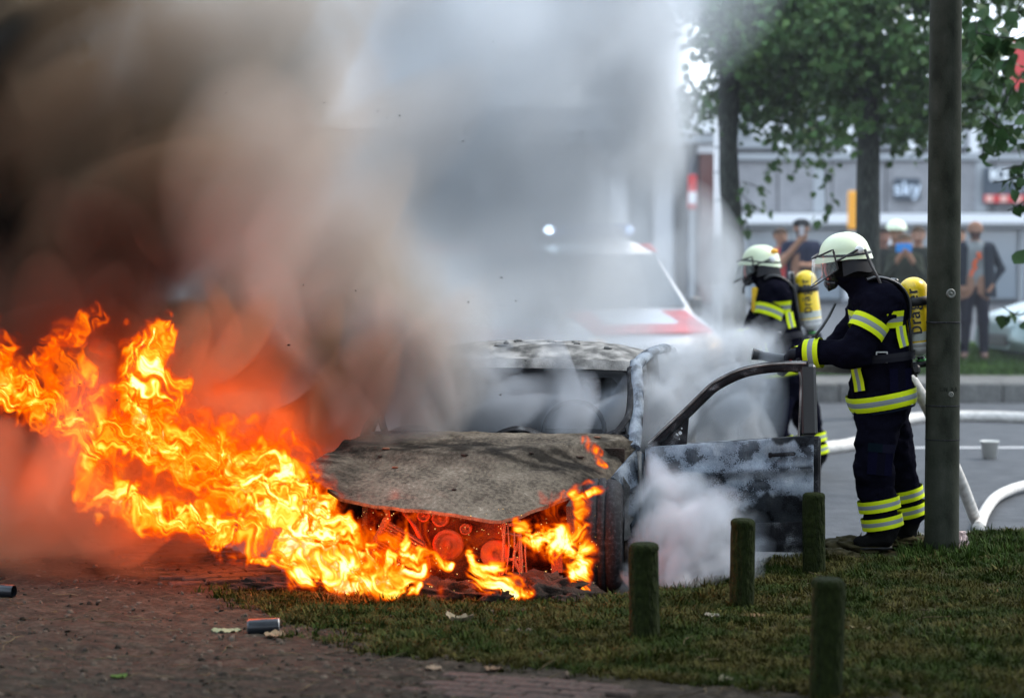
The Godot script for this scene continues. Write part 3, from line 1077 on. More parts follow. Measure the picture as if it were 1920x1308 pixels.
func build_parked_car():
	var o := P(1862, 640, 31.0)
	var paint := mat(0.22, 0.29, 0.29, 0.25, 0.3)
	var v = thing("parked_car", "grey green car parked on the lawn, its nose at the right border", "car", Vector3(o.x, 0.2, o.z), deg_to_rad(-78))
	part("body", body_loft([[0.0, 0.25, 0.4, 0.55, 0.55, 0.6, 0.5], [-0.15, 0.2, 0.45, 0.68, 0.8, 0.8, 0.72], [-0.6, 0.2, 0.6, 0.82, 0.86, 0.86, 0.74], [-1.15, 0.2, 0.8, 0.95, 0.86, 0.86, 0.72], [-1.9, 0.2, 0.88, 1.38, 0.86, 0.86, 0.6], [-2.6, 0.2, 0.88, 1.44, 0.86, 0.86, 0.6], [-3.5, 0.2, 0.88, 1.36, 0.86, 0.86, 0.58], [-4.1, 0.25, 0.88, 1.0, 0.82, 0.82, 0.6]]), paint, v)
	for sx in [-1, 1]:
		wheel_on(v, Vector3(sx * 0.77, 0.3, -0.85), 0.31, 0.2, sx, M.rubber, M.steel)
		wheel_on(v, Vector3(sx * 0.77, 0.3, -3.35), 0.31, 0.2, sx, M.rubber, M.steel)
		var s := Shape.new()
		s.ball(Vector3(sx * 0.66, 0.62, -0.24), Vector3(0.17, 0.07, 0.16), Basis(Vector3.UP, sx * 0.5))
		part("headlight", s.done(), mat(0.7, 0.72, 0.75, 0.12), v)
		part("side_window", plate([Vector3(sx * 0.66, 1.34, -1.75), Vector3(sx * 0.66, 1.34, -3.2), Vector3(sx * 0.87, 0.93, -3.4), Vector3(sx * 0.87, 0.93, -1.25)], Vector3(-sx * 0.02, 0, 0)), M.pane, v)
	part("windscreen", plate([Vector3(-0.58, 1.38, -1.8), Vector3(0.58, 1.38, -1.8), Vector3(0.7, 0.97, -1.12), Vector3(-0.7, 0.97, -1.12)], Vector3(0, -0.02, -0.015)), M.pane, v)
	var s := Shape.new()
	s.box(Vector3(0, 0.36, 0.0), Vector3(0.9, 0.16, 0.05), Basis.IDENTITY, 0.02)
	part("grille", s.done(), M.black_plastic, v)

# ---------------------------------------------------------------- the burnt car (x to its left side, z forward, towards the camera)
func poly_at(pts: Array, u: float) -> Vector3:
	var total := 0.0
	var lens := []
	for i in pts.size() - 1:
		lens.append(pts[i].distance_to(pts[i + 1]))
		total += lens[-1]
	var t := u * total
	for i in lens.size():
		if t <= lens[i] or i == lens.size() - 1:
			return pts[i].lerp(pts[i + 1], clampf(t / lens[i], 0.0, 1.0))
		t -= lens[i]
	return pts[-1]

func pillar_bar(pts: Array, w: float, t: float) -> ArrayMesh:
	var s := Shape.new()
	s.tube(smooth_path(pts, 5), w, 8, true, t / w)
	return s.done()

func build_car():
	var car = thing("burning_car", "burnt out saloon car with collapsed bonnet, flames in its open front and driver's door open", "car", Vector3(-0.275, -0.12, -12.1), deg_to_rad(-10))
	var dent := noise(91, 2.2, 4)
	var fine := noise(92, 9.0, 3)
	# bonnet: rests low at the front, cut away over the left headlight
	var front := [Vector3(-0.9, 0.735, -0.3), Vector3(-0.83, 0.69, -0.14), Vector3(-0.64, 0.598, -0.03), Vector3(-0.3, 0.562, 0.03), Vector3(0.02, 0.53, 0.06), Vector3(0.2, 0.508, 0.06), Vector3(0.235, 0.506, 0.045), Vector3(0.3, 0.522, -0.04), Vector3(0.4, 0.556, -0.18), Vector3(0.5, 0.588, -0.33), Vector3(0.6, 0.612, -0.52), Vector3(0.675, 0.63, -0.72), Vector3(0.74, 0.7, -0.95), Vector3(0.785, 0.775, -1.1)]
	var back := [Vector3(-0.75, 0.845, -1.16), Vector3(-0.4, 0.862, -1.13), Vector3(0.0, 0.868, -1.12), Vector3(0.4, 0.866, -1.13), Vector3(0.7, 0.858, -1.15), Vector3(0.79, 0.8, -1.13)]
	var bonnet := func(u: float, v: float) -> Vector3:
		var b := poly_at(back, u)
		var f := poly_at(front, u)
		var p := b.lerp(f, v)
		p.y += 0.062 * sin(PI * pow(v, 0.8)) * (0.4 + 0.6 * sin(PI * u))
		p.y += 0.018 * exp(-pow((v - 0.42) / 0.08, 2.0)) - 0.016 * exp(-pow((v - 0.58) / 0.1, 2.0))
		p.y += 0.012 * dent.get_noise_3dv(p) + 0.0035 * fine.get_noise_3dv(p)
		return p
	var s := Shape.new()
	var soot_shade := noise(93, 7.0, 6)
	s.paint = func(p: Vector3):      # soot along the left rear corner; middle band is soot plus painted crease shade
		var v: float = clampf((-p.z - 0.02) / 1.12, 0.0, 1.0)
		var n := 1.25 * soot_shade.get_noise_3d(p.x * 0.7, p.y, p.z * 1.6)
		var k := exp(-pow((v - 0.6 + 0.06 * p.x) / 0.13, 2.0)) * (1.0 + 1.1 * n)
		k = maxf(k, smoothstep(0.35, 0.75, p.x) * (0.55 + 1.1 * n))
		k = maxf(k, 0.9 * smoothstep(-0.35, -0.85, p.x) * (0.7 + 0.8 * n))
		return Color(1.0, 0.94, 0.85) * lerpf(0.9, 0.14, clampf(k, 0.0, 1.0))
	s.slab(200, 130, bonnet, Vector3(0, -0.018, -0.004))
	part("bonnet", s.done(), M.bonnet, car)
	rng.seed = 71
	for i in 9:      # flakes and scraps lying on the bonnet
		var u := rng.randf_range(0.1, 0.9)
		var v := rng.randf_range(0.05, 0.95)
		var p: Vector3 = bonnet.call(u, v)
		part("ash_flake", lump(p + Vector3(0, 0.004, 0), Vector3(rng.randf_range(0.012, 0.035), 0.006, rng.randf_range(0.01, 0.02)), 0.5, 300 + i, 10, 6), M.soot if i % 3 else M.rust, car)
	# scuttle and windscreen frame
	s = Shape.new()
	s.slab(30, 4, func(u, v): return Vector3(lerp(-0.74, 0.74, u), 0.862 - 0.02 * v + 0.006 * sin(u * 9.0), -1.14 - 0.16 * v), Vector3(0, -0.03, 0))
	part("scuttle", s.done(), M.char, car)
	var roof := func(u: float, v: float) -> Vector3:
		var w := lerpf(0.655, 0.71, smoothstep(0.0, 0.25, v)) - 0.08 * v * v
		var x := lerpf(-w, w, u)
		var crown := 1.0 - pow(absf(u * 2.0 - 1.0), 3.0)
		var y := 1.228 + 0.055 * crown * smoothstep(0.0, 0.3, v) + 0.03 * smoothstep(0.0, 0.35, v) - 0.06 * smoothstep(0.7, 1.0, v) + 0.012 * crown
		var p := Vector3(x, y, lerpf(-1.86, -3.1, v))
		p.y += 0.008 * dent.get_noise_3dv(p * 1.6) + 0.002 * fine.get_noise_3dv(p * 1.5)
		return p
	s = Shape.new()
	s.slab(60, 36, roof, Vector3(0, -0.02, 0))
	part("roof", s.done(), M.roof, car)
	for i in 8:
		var p: Vector3 = roof.call(rng.randf_range(0.3, 0.95), rng.randf_range(0.2, 0.6))
		part("ash_flake", lump(p + Vector3(0, 0.004, 0), Vector3(rng.randf_range(0.015, 0.04), 0.012, 0.02), 0.5, 330 + i, 10, 6), M.roof, car)
	s = Shape.new()
	s.slab(30, 3, func(u, v): return Vector3(lerp(-0.66, 0.66, u), lerp(1.238, 1.185, v) + 0.012 * (1.0 - pow(absf(u * 2.0 - 1.0), 2.0)), lerp(-1.85, -1.8, v)), Vector3(0, -0.004, -0.03))
	part("windscreen_header", s.done(), M.roof, car)
	for sx in [1, -1]:
		part("windscreen_pillar", pillar_bar([Vector3(sx * 0.775, 0.79, -1.1), Vector3(sx * 0.765, 0.9, -1.26), Vector3(sx * 0.742, 1.04, -1.52), Vector3(sx * 0.705, 1.17, -1.76), Vector3(sx * 0.685, 1.225, -1.9)], 0.04, 0.03), M.door if sx == 1 else M.char, car)
		part("pillar_trim", pillar_bar([Vector3(sx * 0.66, 0.86, -1.15), Vector3(sx * 0.715, 0.95, -1.3), Vector3(sx * 0.705, 1.06, -1.53), Vector3(sx * 0.668, 1.2, -1.8)], 0.022, 0.014), M.char, car)
		part("roof_rail", pillar_bar([Vector3(sx * 0.69, 1.2, -1.84), Vector3(sx * 0.725, 1.255, -2.0), Vector3(sx * 0.76, 1.283, -2.3), Vector3(sx * 0.775, 1.275, -2.75), Vector3(sx * 0.77, 1.22, -3.15), Vector3(sx * 0.79, 1.0, -3.6)], 0.042, 0.03), M.door if sx == 1 else M.char, car)
		part("centre_pillar", plate([Vector3(sx * 0.76, 1.25, -2.2), Vector3(sx * 0.765, 1.25, -2.36), Vector3(sx * 0.87, 0.2, -2.42), Vector3(sx * 0.87, 0.2, -2.16)], Vector3(-sx * 0.05, 0, 0)), M.char, car)
		part("rear_side", plate([Vector3(sx * 0.85, 0.86, -2.4), Vector3(sx * 0.82, 0.9, -4.35), Vector3(sx * 0.8, 0.25, -4.35), Vector3(sx * 0.88, 0.2, -2.4)], Vector3(-sx * 0.04, 0, 0)), M.roof, car)
		part("sill", plate([Vector3(sx * 0.87, 0.26, -1.0), Vector3(sx * 0.87, 0.26, -3.2), Vector3(sx * 0.85, 0.12, -3.2), Vector3(sx * 0.85, 0.12, -1.0)], Vector3(-sx * 0.1, 0, 0)), M.char, car)
		for q in [[-1.8, 0.42], [-2.75, 0.36]]:      # burnt seats
			var x: float = sx * q[1]
			var ss := Shape.new()
			ss.box(Vector3(x, 0.38, q[0]), Vector3(0.46, 0.14, 0.46), Basis.IDENTITY, 0.05)
			ss.box(Vector3(x, 0.68, q[0] - 0.3), Vector3(0.44, 0.58, 0.14), Basis(Vector3.RIGHT, -0.25), 0.06)
			ss.box(Vector3(x, 1.04, q[0] - 0.4), Vector3(0.24, 0.16, 0.09), Basis(Vector3.RIGHT, -0.2), 0.035)
			part("seat", ss.done(), M.char, car)
	s = Shape.new()
	s.slab(20, 8, func(u, v): return Vector3(lerp(-0.68, 0.68, u), lerp(1.12, 0.92, v), lerp(-3.15, -3.7, v)), Vector3(0, -0.02, 0))
	part("rear_window_ledge", s.done(), M.char, car)
	s = Shape.new()
	s.slab(20, 10, func(u, v): return Vector3(lerp(-0.76, 0.76, u), lerp(0.93, 0.86, v * v), lerp(-3.65, -4.4, v)), Vector3(0, -0.03, 0))
	part("boot_lid", s.done(), M.roof, car)
	part("tail_panel", plate([Vector3(-0.78, 0.85, -4.4), Vector3(0.78, 0.85, -4.4), Vector3(0.76, 0.3, -4.42), Vector3(-0.76, 0.3, -4.42)], Vector3(0, 0, 0.05)), M.char, car)
	part("floor_pan", plate([Vector3(-0.8, 0.14, -0.9), Vector3(0.8, 0.14, -0.9), Vector3(0.8, 0.14, -4.3), Vector3(-0.8, 0.14, -4.3)], Vector3(0, -0.04, 0)), M.soot, car)
	s = Shape.new()
	s.slab(30, 10, func(u, v): return Vector3(lerp(-0.7, 0.7, u), 0.84 - 0.28 * v + 0.05 * sin(u * 14.0) * (1.0 - v), -1.34 - 0.22 * sin(v * PI * 0.5)), Vector3(0, -0.02, 0.05))
	part("dashboard", s.done(), M.char, car)
	s = Shape.new()
	var ringp := []
	for i in 25:
		var a := TAU * i / 24.0
		ringp.append(Vector3(0.36 + 0.18 * cos(a), 0.84 + 0.17 * sin(a), -1.62 - 0.06 * sin(a)))
	s.tube(ringp, 0.014, 8, false)
	s.tube([Vector3(0.36, 0.84, -1.6), Vector3(0.36, 0.7, -1.4)], 0.025, 8)
	s.box(Vector3(0.36, 0.84, -1.61), Vector3(0.34, 0.03, 0.02))
	part("steering_wheel", s.done(), M.char, car)
	# left flank ahead of the door: wing burnt away, inner panels left standing
	part("wing_remnant", plate([Vector3(0.7, 0.66, -0.78), Vector3(0.8, 0.79, -1.1), Vector3(0.83, 0.6, -1.1), Vector3(0.77, 0.58, -0.9)], Vector3(-0.02, -0.01, 0)), M.door, car)
	part("door_post", plate([Vector3(0.745, 0.72, -1.03), Vector3(0.835, 0.77, -1.06), Vector3(0.85, 0.1, -1.06), Vector3(0.76, 0.1, -1.0)], Vector3(0, 0, -0.06)), M.door, car)
	part("post_seam", pillar_bar([Vector3(0.815, 0.78, -1.03), Vector3(0.826, 0.45, -1.03), Vector3(0.83, 0.1, -1.03)], 0.012, 0.012), M.roof, car)
	s = Shape.new()
	var lace := PackedVector2Array([Vector2(0.0, 0.0), Vector2(0.035, 0.02), Vector2(0.028, 0.09), Vector2(0.055, 0.13), Vector2(0.02, 0.15), Vector2(0.03, 0.3), Vector2(-0.01, 0.36), Vector2(0.0, 0.2), Vector2(-0.012, 0.1)])
	s.prism(lace, 0.012, Transform3D(Basis(Vector3.UP, 0.2), Vector3(0.755, 0.3, -0.86)))
	part("torn_metal", s.done(), M.roof, car)
	part("wing", plate([Vector3(-0.9, 0.72, -0.3), Vector3(-0.8, 0.82, -1.1), Vector3(-0.87, 0.2, -1.1), Vector3(-0.88, 0.62, -0.3)], Vector3(0.02, 0, 0)), M.soot, car)
	# engine room
	part("bulkhead", plate([Vector3(-0.74, 0.8, -0.95), Vector3(0.74, 0.8, -0.95), Vector3(0.74, 0.12, -0.95), Vector3(-0.74, 0.12, -0.95)], Vector3(0, 0, -0.04)), M.soot, car)
	for sx in [-1, 1]:
		part("inner_wing", plate([Vector3(sx * 0.56, 0.56, -0.2), Vector3(sx * 0.56, 0.66, -0.95), Vector3(sx * 0.58, 0.15, -0.95), Vector3(sx * 0.58, 0.25, -0.2)], Vector3(-sx * 0.03, 0, 0)), M.soot, car)
		part("chassis_rail", plate([Vector3(sx * 0.44, 0.3, -0.28), Vector3(sx * 0.5, 0.3, -0.28), Vector3(sx * 0.5, 0.3, -0.9), Vector3(sx * 0.44, 0.3, -0.9)], Vector3(0, -0.1, 0)), M.rust, car)
	var eb := Shape.new()
	eb.box(Vector3(-0.1, 0.36, -0.62), Vector3(0.5, 0.36, 0.5), Basis.IDENTITY, 0.03)
	eb.box(Vector3(-0.1, 0.22, -0.5), Vector3(0.36, 0.2, 0.36), Basis.IDENTITY, 0.03)
	eb.box(Vector3(-0.1, 0.56, -0.62), Vector3(0.34, 0.08, 0.46), Basis.IDENTITY, 0.02)
	for k in 4:
		eb.box(Vector3(-0.27 + k * 0.11, 0.5, -0.37), Vector3(0.05, 0.12, 0.05), Basis.IDENTITY, 0.01)
	var engine = part("engine", eb.done(), M.soot, car)
	for q in [[-0.245, 0.49, 0.036], [-0.155, 0.475, 0.046], [-0.115, 0.335, 0.082], [0.135, 0.29, 0.075], [0.27, 0.25, 0.018], [-0.02, 0.42, 0.03]]:
		var prof := [Vector2(0.001, 0.03), Vector2(q[2] * 0.22, 0.03), Vector2(q[2] * 0.24, 0.012), Vector2(q[2] * 0.7, 0.012), Vector2(q[2] * 0.74, 0.035), Vector2(q[2], 0.035), Vector2(q[2], -0.02), Vector2(0.001, -0.02)]
		if q[0] == 0.135: prof = [Vector2(0.001, 0.02), Vector2(0.014, 0.02), Vector2(0.014, 0.035), Vector2(q[2] * 0.9, 0.04), Vector2(q[2], 0.03), Vector2(q[2], -0.02), Vector2(0.001, -0.02)]
		part("pulley", lathe_mesh(prof, 28, Transform3D(Basis(Vector3.RIGHT, PI * 0.5), Vector3(q[0], q[1], -0.3))), M.rust, engine)
	s = Shape.new()
	var hose_ := smooth_path([Vector3(-0.36, 0.5, -0.3), Vector3(-0.28, 0.44, -0.2), Vector3(-0.22, 0.34, -0.16), Vector3(-0.2, 0.22, -0.2)])
	s.tube(hose_, 0.012, 8)
	s.tube(smooth_path([Vector3(0.27, 0.5, -0.2), Vector3(0.3, 0.4, -0.12), Vector3(0.27, 0.3, -0.1), Vector3(0.31, 0.2, -0.12)]), 0.008, 8)
	s.tube(smooth_path([Vector3(-0.5, 0.55, -0.3), Vector3(-0.42, 0.5, -0.18), Vector3(-0.45, 0.35, -0.15)]), 0.015, 8)
	part("pipes", s.done(), M.rust, engine)
	s = Shape.new()      # the radiator, fallen askew
	var rb := Basis(Vector3.FORWARD, 0.5) * Basis(Vector3.RIGHT, 0.2)
	for k in 15:
		s.box(Vector3(-0.36, 0.3, -0.1) + rb * Vector3(0, -0.13 + k * 0.019, 0), Vector3(0.22, 0.008, 0.03), rb)
	s.box(Vector3(-0.36, 0.3, -0.1) + rb * Vector3(-0.125, 0, 0), Vector3(0.035, 0.32, 0.04), rb, 0.006)
	s.box(Vector3(-0.36, 0.3, -0.1) + rb * Vector3(0, 0, -0.014), Vector3(0.22, 0.28, 0.006), rb)
	part("radiator", s.done(), M.rust, car)
	s = Shape.new()      # what is left of the front panel, hanging below the bonnet nose
	s.box(Vector3(0.235, 0.36, 0.0), Vector3(0.014, 0.28, 0.02), Basis(Vector3.FORWARD, 0.04), 0.003)
	s.box(Vector3(0.315, 0.36, -0.04), Vector3(0.018, 0.28, 0.02), Basis(Vector3.FORWARD, -0.05), 0.003)
	s.box(Vector3(0.275, 0.48, -0.02), Vector3(0.1, 0.02, 0.02), Basis.IDENTITY, 0.003)
	s.box(Vector3(0.275, 0.43, -0.02), Vector3(0.09, 0.01, 0.02), Basis(Vector3.FORWARD, 0.2), 0.002)
	s.box(Vector3(0.27, 0.3, -0.02), Vector3(0.1, 0.016, 0.02), Basis(Vector3.FORWARD, -0.1), 0.002)
	for k in 5:
		s.tube(smooth_path([Vector3(0.22 + k * 0.035, 0.48, -0.01), Vector3(0.235 + k * 0.03, 0.36, 0.01 * k), Vector3(0.21 + k * 0.037, 0.2 + 0.02 * (k % 3), 0.0)]), 0.004, 6)
	part("front_panel", s.done(), M.rust, car)
	part("shock_absorber", pillar_bar([Vector3(0.56, 0.58, -0.6), Vector3(0.6, 0.3, -0.5)], 0.03, 0.03), M.rust, car)
	# wheels: tyre > rim
	for q in [[Vector3(0.672, 0.36, -0.58), 6.0, 1], [Vector3(-0.72, 0.3, -0.58), -20.0, -1], [Vector3(0.74, 0.3, -3.4), 0.0, 1], [Vector3(-0.74, 0.3, -3.4), 0.0, -1]]:
		var n := noise(95, 6.0, 3)
		var t := Transform3D(Basis(Vector3.UP, deg_to_rad(q[1])) * Basis(Vector3.FORWARD, PI * 0.5), Vector3.ZERO)
		var w := Shape.new()
		var prof := [Vector2(0.19, -0.1), Vector2(0.24, -0.112), Vector2(0.285, -0.1), Vector2(0.305, -0.07), Vector2(0.308, -0.03), Vector2(0.3, -0.026), Vector2(0.3, -0.018), Vector2(0.309, -0.014), Vector2(0.309, 0.014), Vector2(0.3, 0.018), Vector2(0.3, 0.026), Vector2(0.308, 0.03), Vector2(0.305, 0.07), Vector2(0.285, 0.1), Vector2(0.24, 0.112), Vector2(0.19, 0.1)]
		w.grid(60, prof.size() - 1, func(u, v):
			var a: float = TAU * (u if u < 1.0 else 0.0)
			var pr: Vector2 = prof[roundi(v * (prof.size() - 1))]
			var d := Vector3(pr.x * cos(a), pr.y, pr.x * sin(a))
			return t * (d * (1.0 + 0.035 * n.get_noise_3dv(d)))  )
		var ty = part("wheel", w.done(), M.tyre, car)
		ty.position = q[0]
		var rs := Shape.new()
		var side: float = -q[2]
		rs.lathe([Vector2(0.001, side * 0.05), Vector2(0.05, side * 0.055), Vector2(0.07, side * 0.03), Vector2(0.15, side * 0.045), Vector2(0.19, side * 0.085), Vector2(0.2, side * 0.1)], 28, t)
		for k in 7:
			var a := TAU * k / 7.0
			rs.box(t * Vector3(0.11 * cos(a), side * 0.06, 0.11 * sin(a)), Vector3(0.14, 0.015, 0.03), t.basis * Basis(Vector3.UP, -a), 0.004)
		part("rim", rs.done(), M.char, ty)
	build_door(car)
	# debris under the front, each heap a thing
	for q in [[Vector3(-0.06, 0.13, 0.12), Vector3(0.2, 0.07, 0.12), "flat dark heap of melted plastic below the fallen bonnet's middle"], [Vector3(0.45, 0.12, 0.02), Vector3(0.26, 0.1, 0.2), "glowing heap of burnt debris in front of the left wheel"], [Vector3(0.25, 0.12, 0.24), Vector3(0.075, 0.055, 0.07), "small round burnt lump on the grass edge below the bonnet nose"], [Vector3(-0.9, 0.15, 0.12), Vector3(0.24, 0.05, 0.1), "charred bumper scrap at the left foot of the flames"], [Vector3(0.62, 0.12, 0.24), Vector3(0.1, 0.04, 0.07), "charred scrap at the right end of the debris by the tyre"]]:
		var w: Vector3 = car.transform * q[0]
		solo("debris_heap", lump(Vector3.ZERO, q[1], 0.75, 400 + int(q[0].x * 50.0), 40, 24), M.soot, q[2], "debris", "burnt debris round the car", w)
	# clutter under the open door
	var cl := Shape.new()
	rng.seed = 77
	for i in 16:
		var a := P(1400 + rng.randf() * 150, 1055 + rng.randf() * 20, 13.6)
		cl.tube(smooth_path([a, a + Vector3(rng.randf_range(0.05, 0.25), rng.randf_range(0.0, 0.05), rng.randf_range(-0.1, 0.1)), a + Vector3(rng.randf_range(0.2, 0.4), -0.01, rng.randf_range(-0.1, 0.1))]), rng.randf_range(0.004, 0.009), 6)
	solo("burnt_cables", cl.done(), M.char, "tangle of burnt cables and strips on the ground below the open door", "debris")
	for q in [[1600, 1018, 0.22, 0.06], [1690, 1012, 0.2, 0.05], [1560, 1035, 0.14, 0.04]]:
		var g := G(q[0], q[1] + 8)
		solo("earth_mound", lump(Vector3.ZERO, Vector3(q[2], q[3], 0.16), 0.6, int(q[0]), 40, 20), M.soil, {1600: "low dark mound of earth under the firefighter's front boot", 1690: "low dark mound of earth between the boots and the lamp post", 1560: "small dark mound of earth right of the tall rear bollard"}[q[0]], "earth", "churned earth", g)

func build_door(car):
	# stands open about square to the car; outer face towards the camera
	var root := Node3D.new()
	root.name = "driver_door"
	car.add_child(root)
	var dent := noise(96, 3.0, 4)
	var face := func(u: float, v: float) -> Vector3:
		var x := lerpf(0.845, 1.772, u)
		var top := lerpf(0.8, 0.872, u)
		var y := lerpf(top, lerpf(0.36, 0.40, u), v)
		var z := lerpf(-1.06, -1.12, u) + 0.035 * sin(PI * pow(v, 0.7)) + 0.02 * exp(-pow((v - 0.36) / 0.07, 2.0)) * smoothstep(0.1, 0.4, u) - 0.012 * exp(-pow((v - 0.47) / 0.08, 2.0))
		var hx := (x - 1.6) / 0.12
		var hy := (y - 0.765) / 0.045
		z -= 0.03 * exp(-hx * hx - hy * hy)
		var p := Vector3(x, y, z)
		p.z += 0.008 * dent.get_noise_3dv(p)
		return p
	var s := Shape.new()
	var blotch_ := noise(94, 4.5, 6)
	s.paint = func(p: Vector3):      # darker in blotches towards the lower outer end and along the upper edge
		var n := blotch_.get_noise_3d(p.x, p.y * 0.7, 0.0)
		var k := smoothstep(1.15, 1.75, p.x) * smoothstep(0.72, 0.45, p.y) * 0.95 + 0.75 * smoothstep(0.76, 0.86, p.y) * smoothstep(1.2, 1.7, p.x) + 0.8 * smoothstep(0.95, 0.85, p.x) + 0.45 * smoothstep(0.55, 0.4, p.y)
		return Color.WHITE * lerpf(1.15, 0.1, smoothstep(0.42, 0.62, k + 0.75 * n))
	s.slab(150, 90, face, Vector3(0, 0, -0.09))
	part("door_skin", s.done(), M.door, root)
	var low := func(u: float, v: float) -> Vector3:
		var x := lerpf(0.86, 1.772, u)
		var y := lerpf(lerpf(0.36, 0.40, u), lerpf(0.16, 0.225, smoothstep(0.0, 0.6, u)), v)
		return Vector3(x, y, lerpf(-1.06, -1.12, u) - 0.02 * v + 0.006 + 0.012 * exp(-pow((v - 0.75) / 0.1, 2.0)) + 0.006 * dent.get_noise_3d(x, y, 4.0))
	s = Shape.new()
	s.slab(40, 14, low, Vector3(0, 0, -0.085))
	part("door_foot", s.done(), M.char, root)  # dark strip below the skin
	s = Shape.new()
	s.box(Vector3(1.782, 0.545, -1.165), Vector3(0.05, 0.64, 0.1), Basis.IDENTITY, 0.012)
	part("lock_edge", s.done(), M.char, root)
	var fr := [Vector3(0.875, 0.806, -1.1), Vector3(0.98, 0.905, -1.1), Vector3(1.08, 1.0, -1.1), Vector3(1.16, 1.08, -1.1), Vector3(1.235, 1.146, -1.11), Vector3(1.36, 1.21, -1.12), Vector3(1.48, 1.24, -1.13), Vector3(1.62, 1.253, -1.14), Vector3(1.74, 1.256, -1.14)]
	part("window_frame", pillar_bar(fr, 0.021, 0.03), M.char, root)
	var lip := []
	for p in fr: lip.append(p + Vector3(-0.012, 0.017, 0.02))
	part("window_lip", pillar_bar(lip, 0.006, 0.006), M.roof, root)
	s = Shape.new()
	s.box(Vector3(1.742, 1.07, -1.15), Vector3(0.085, 0.39, 0.06), Basis(Vector3.FORWARD, -0.03), 0.012)
	part("rear_frame", s.done(), M.black_plastic, root)
	part("frame_seam", pillar_bar([Vector3(1.69, 1.225, -1.1), Vector3(1.7, 1.17, -1.1), Vector3(1.696, 1.0, -1.1), Vector3(1.69, 0.87, -1.1)], 0.006, 0.006), M.roof, root)
	# mirror plate with its holes
	var tri := CSGPolygon3D.new()
	tri.name = "mirror_plate"
	tri.polygon = PackedVector2Array([Vector2(0.885, 0.803), Vector2(1.085, 1.0), Vector2(1.07, 0.815)])
	tri.depth = 0.02
	tri.position.z = -1.1
	tri.material = M.char
	root.add_child(tri)
	for q in [[1.035, 0.88, 0.0105], [1.015, 0.873, 0.006], [1.021, 0.868, 0.005], [1.043, 0.905, 0.005], [1.03, 0.845, 0.004]]:
		var c := CSGCylinder3D.new()
		c.name = "hole"
		c.operation = CSGShape3D.OPERATION_SUBTRACTION
		c.radius = q[2]
		c.height = 0.2
		c.sides = 14
		c.position = Vector3(q[0], q[1], 0)
		c.rotation.x = PI * 0.5
		tri.add_child(c, true)
	s = Shape.new()
	s.box(Vector3(1.6, 0.77, -1.085), Vector3(0.15, 0.022, 0.018), Basis(Vector3.FORWARD, -0.08), 0.007)
	s.box(Vector3(1.535, 0.765, -1.1), Vector3(0.02, 0.03, 0.05), Basis.IDENTITY, 0.005)
	part("handle", s.done(), M.char, root)

# ---------------------------------------------------------------- people
const LIME := Color(0.5, 0.6, 0.012)
const SILVER := Color(0.2, 0.225, 0.235)

func striped() -> Array:
	return [LIME, LIME * 0.95, SILVER, SILVER * 0.9, LIME, LIME * 0.97]

func mid(a: Vector3, b: Vector3, t: float) -> Vector3:
	return a.lerp(b, t)

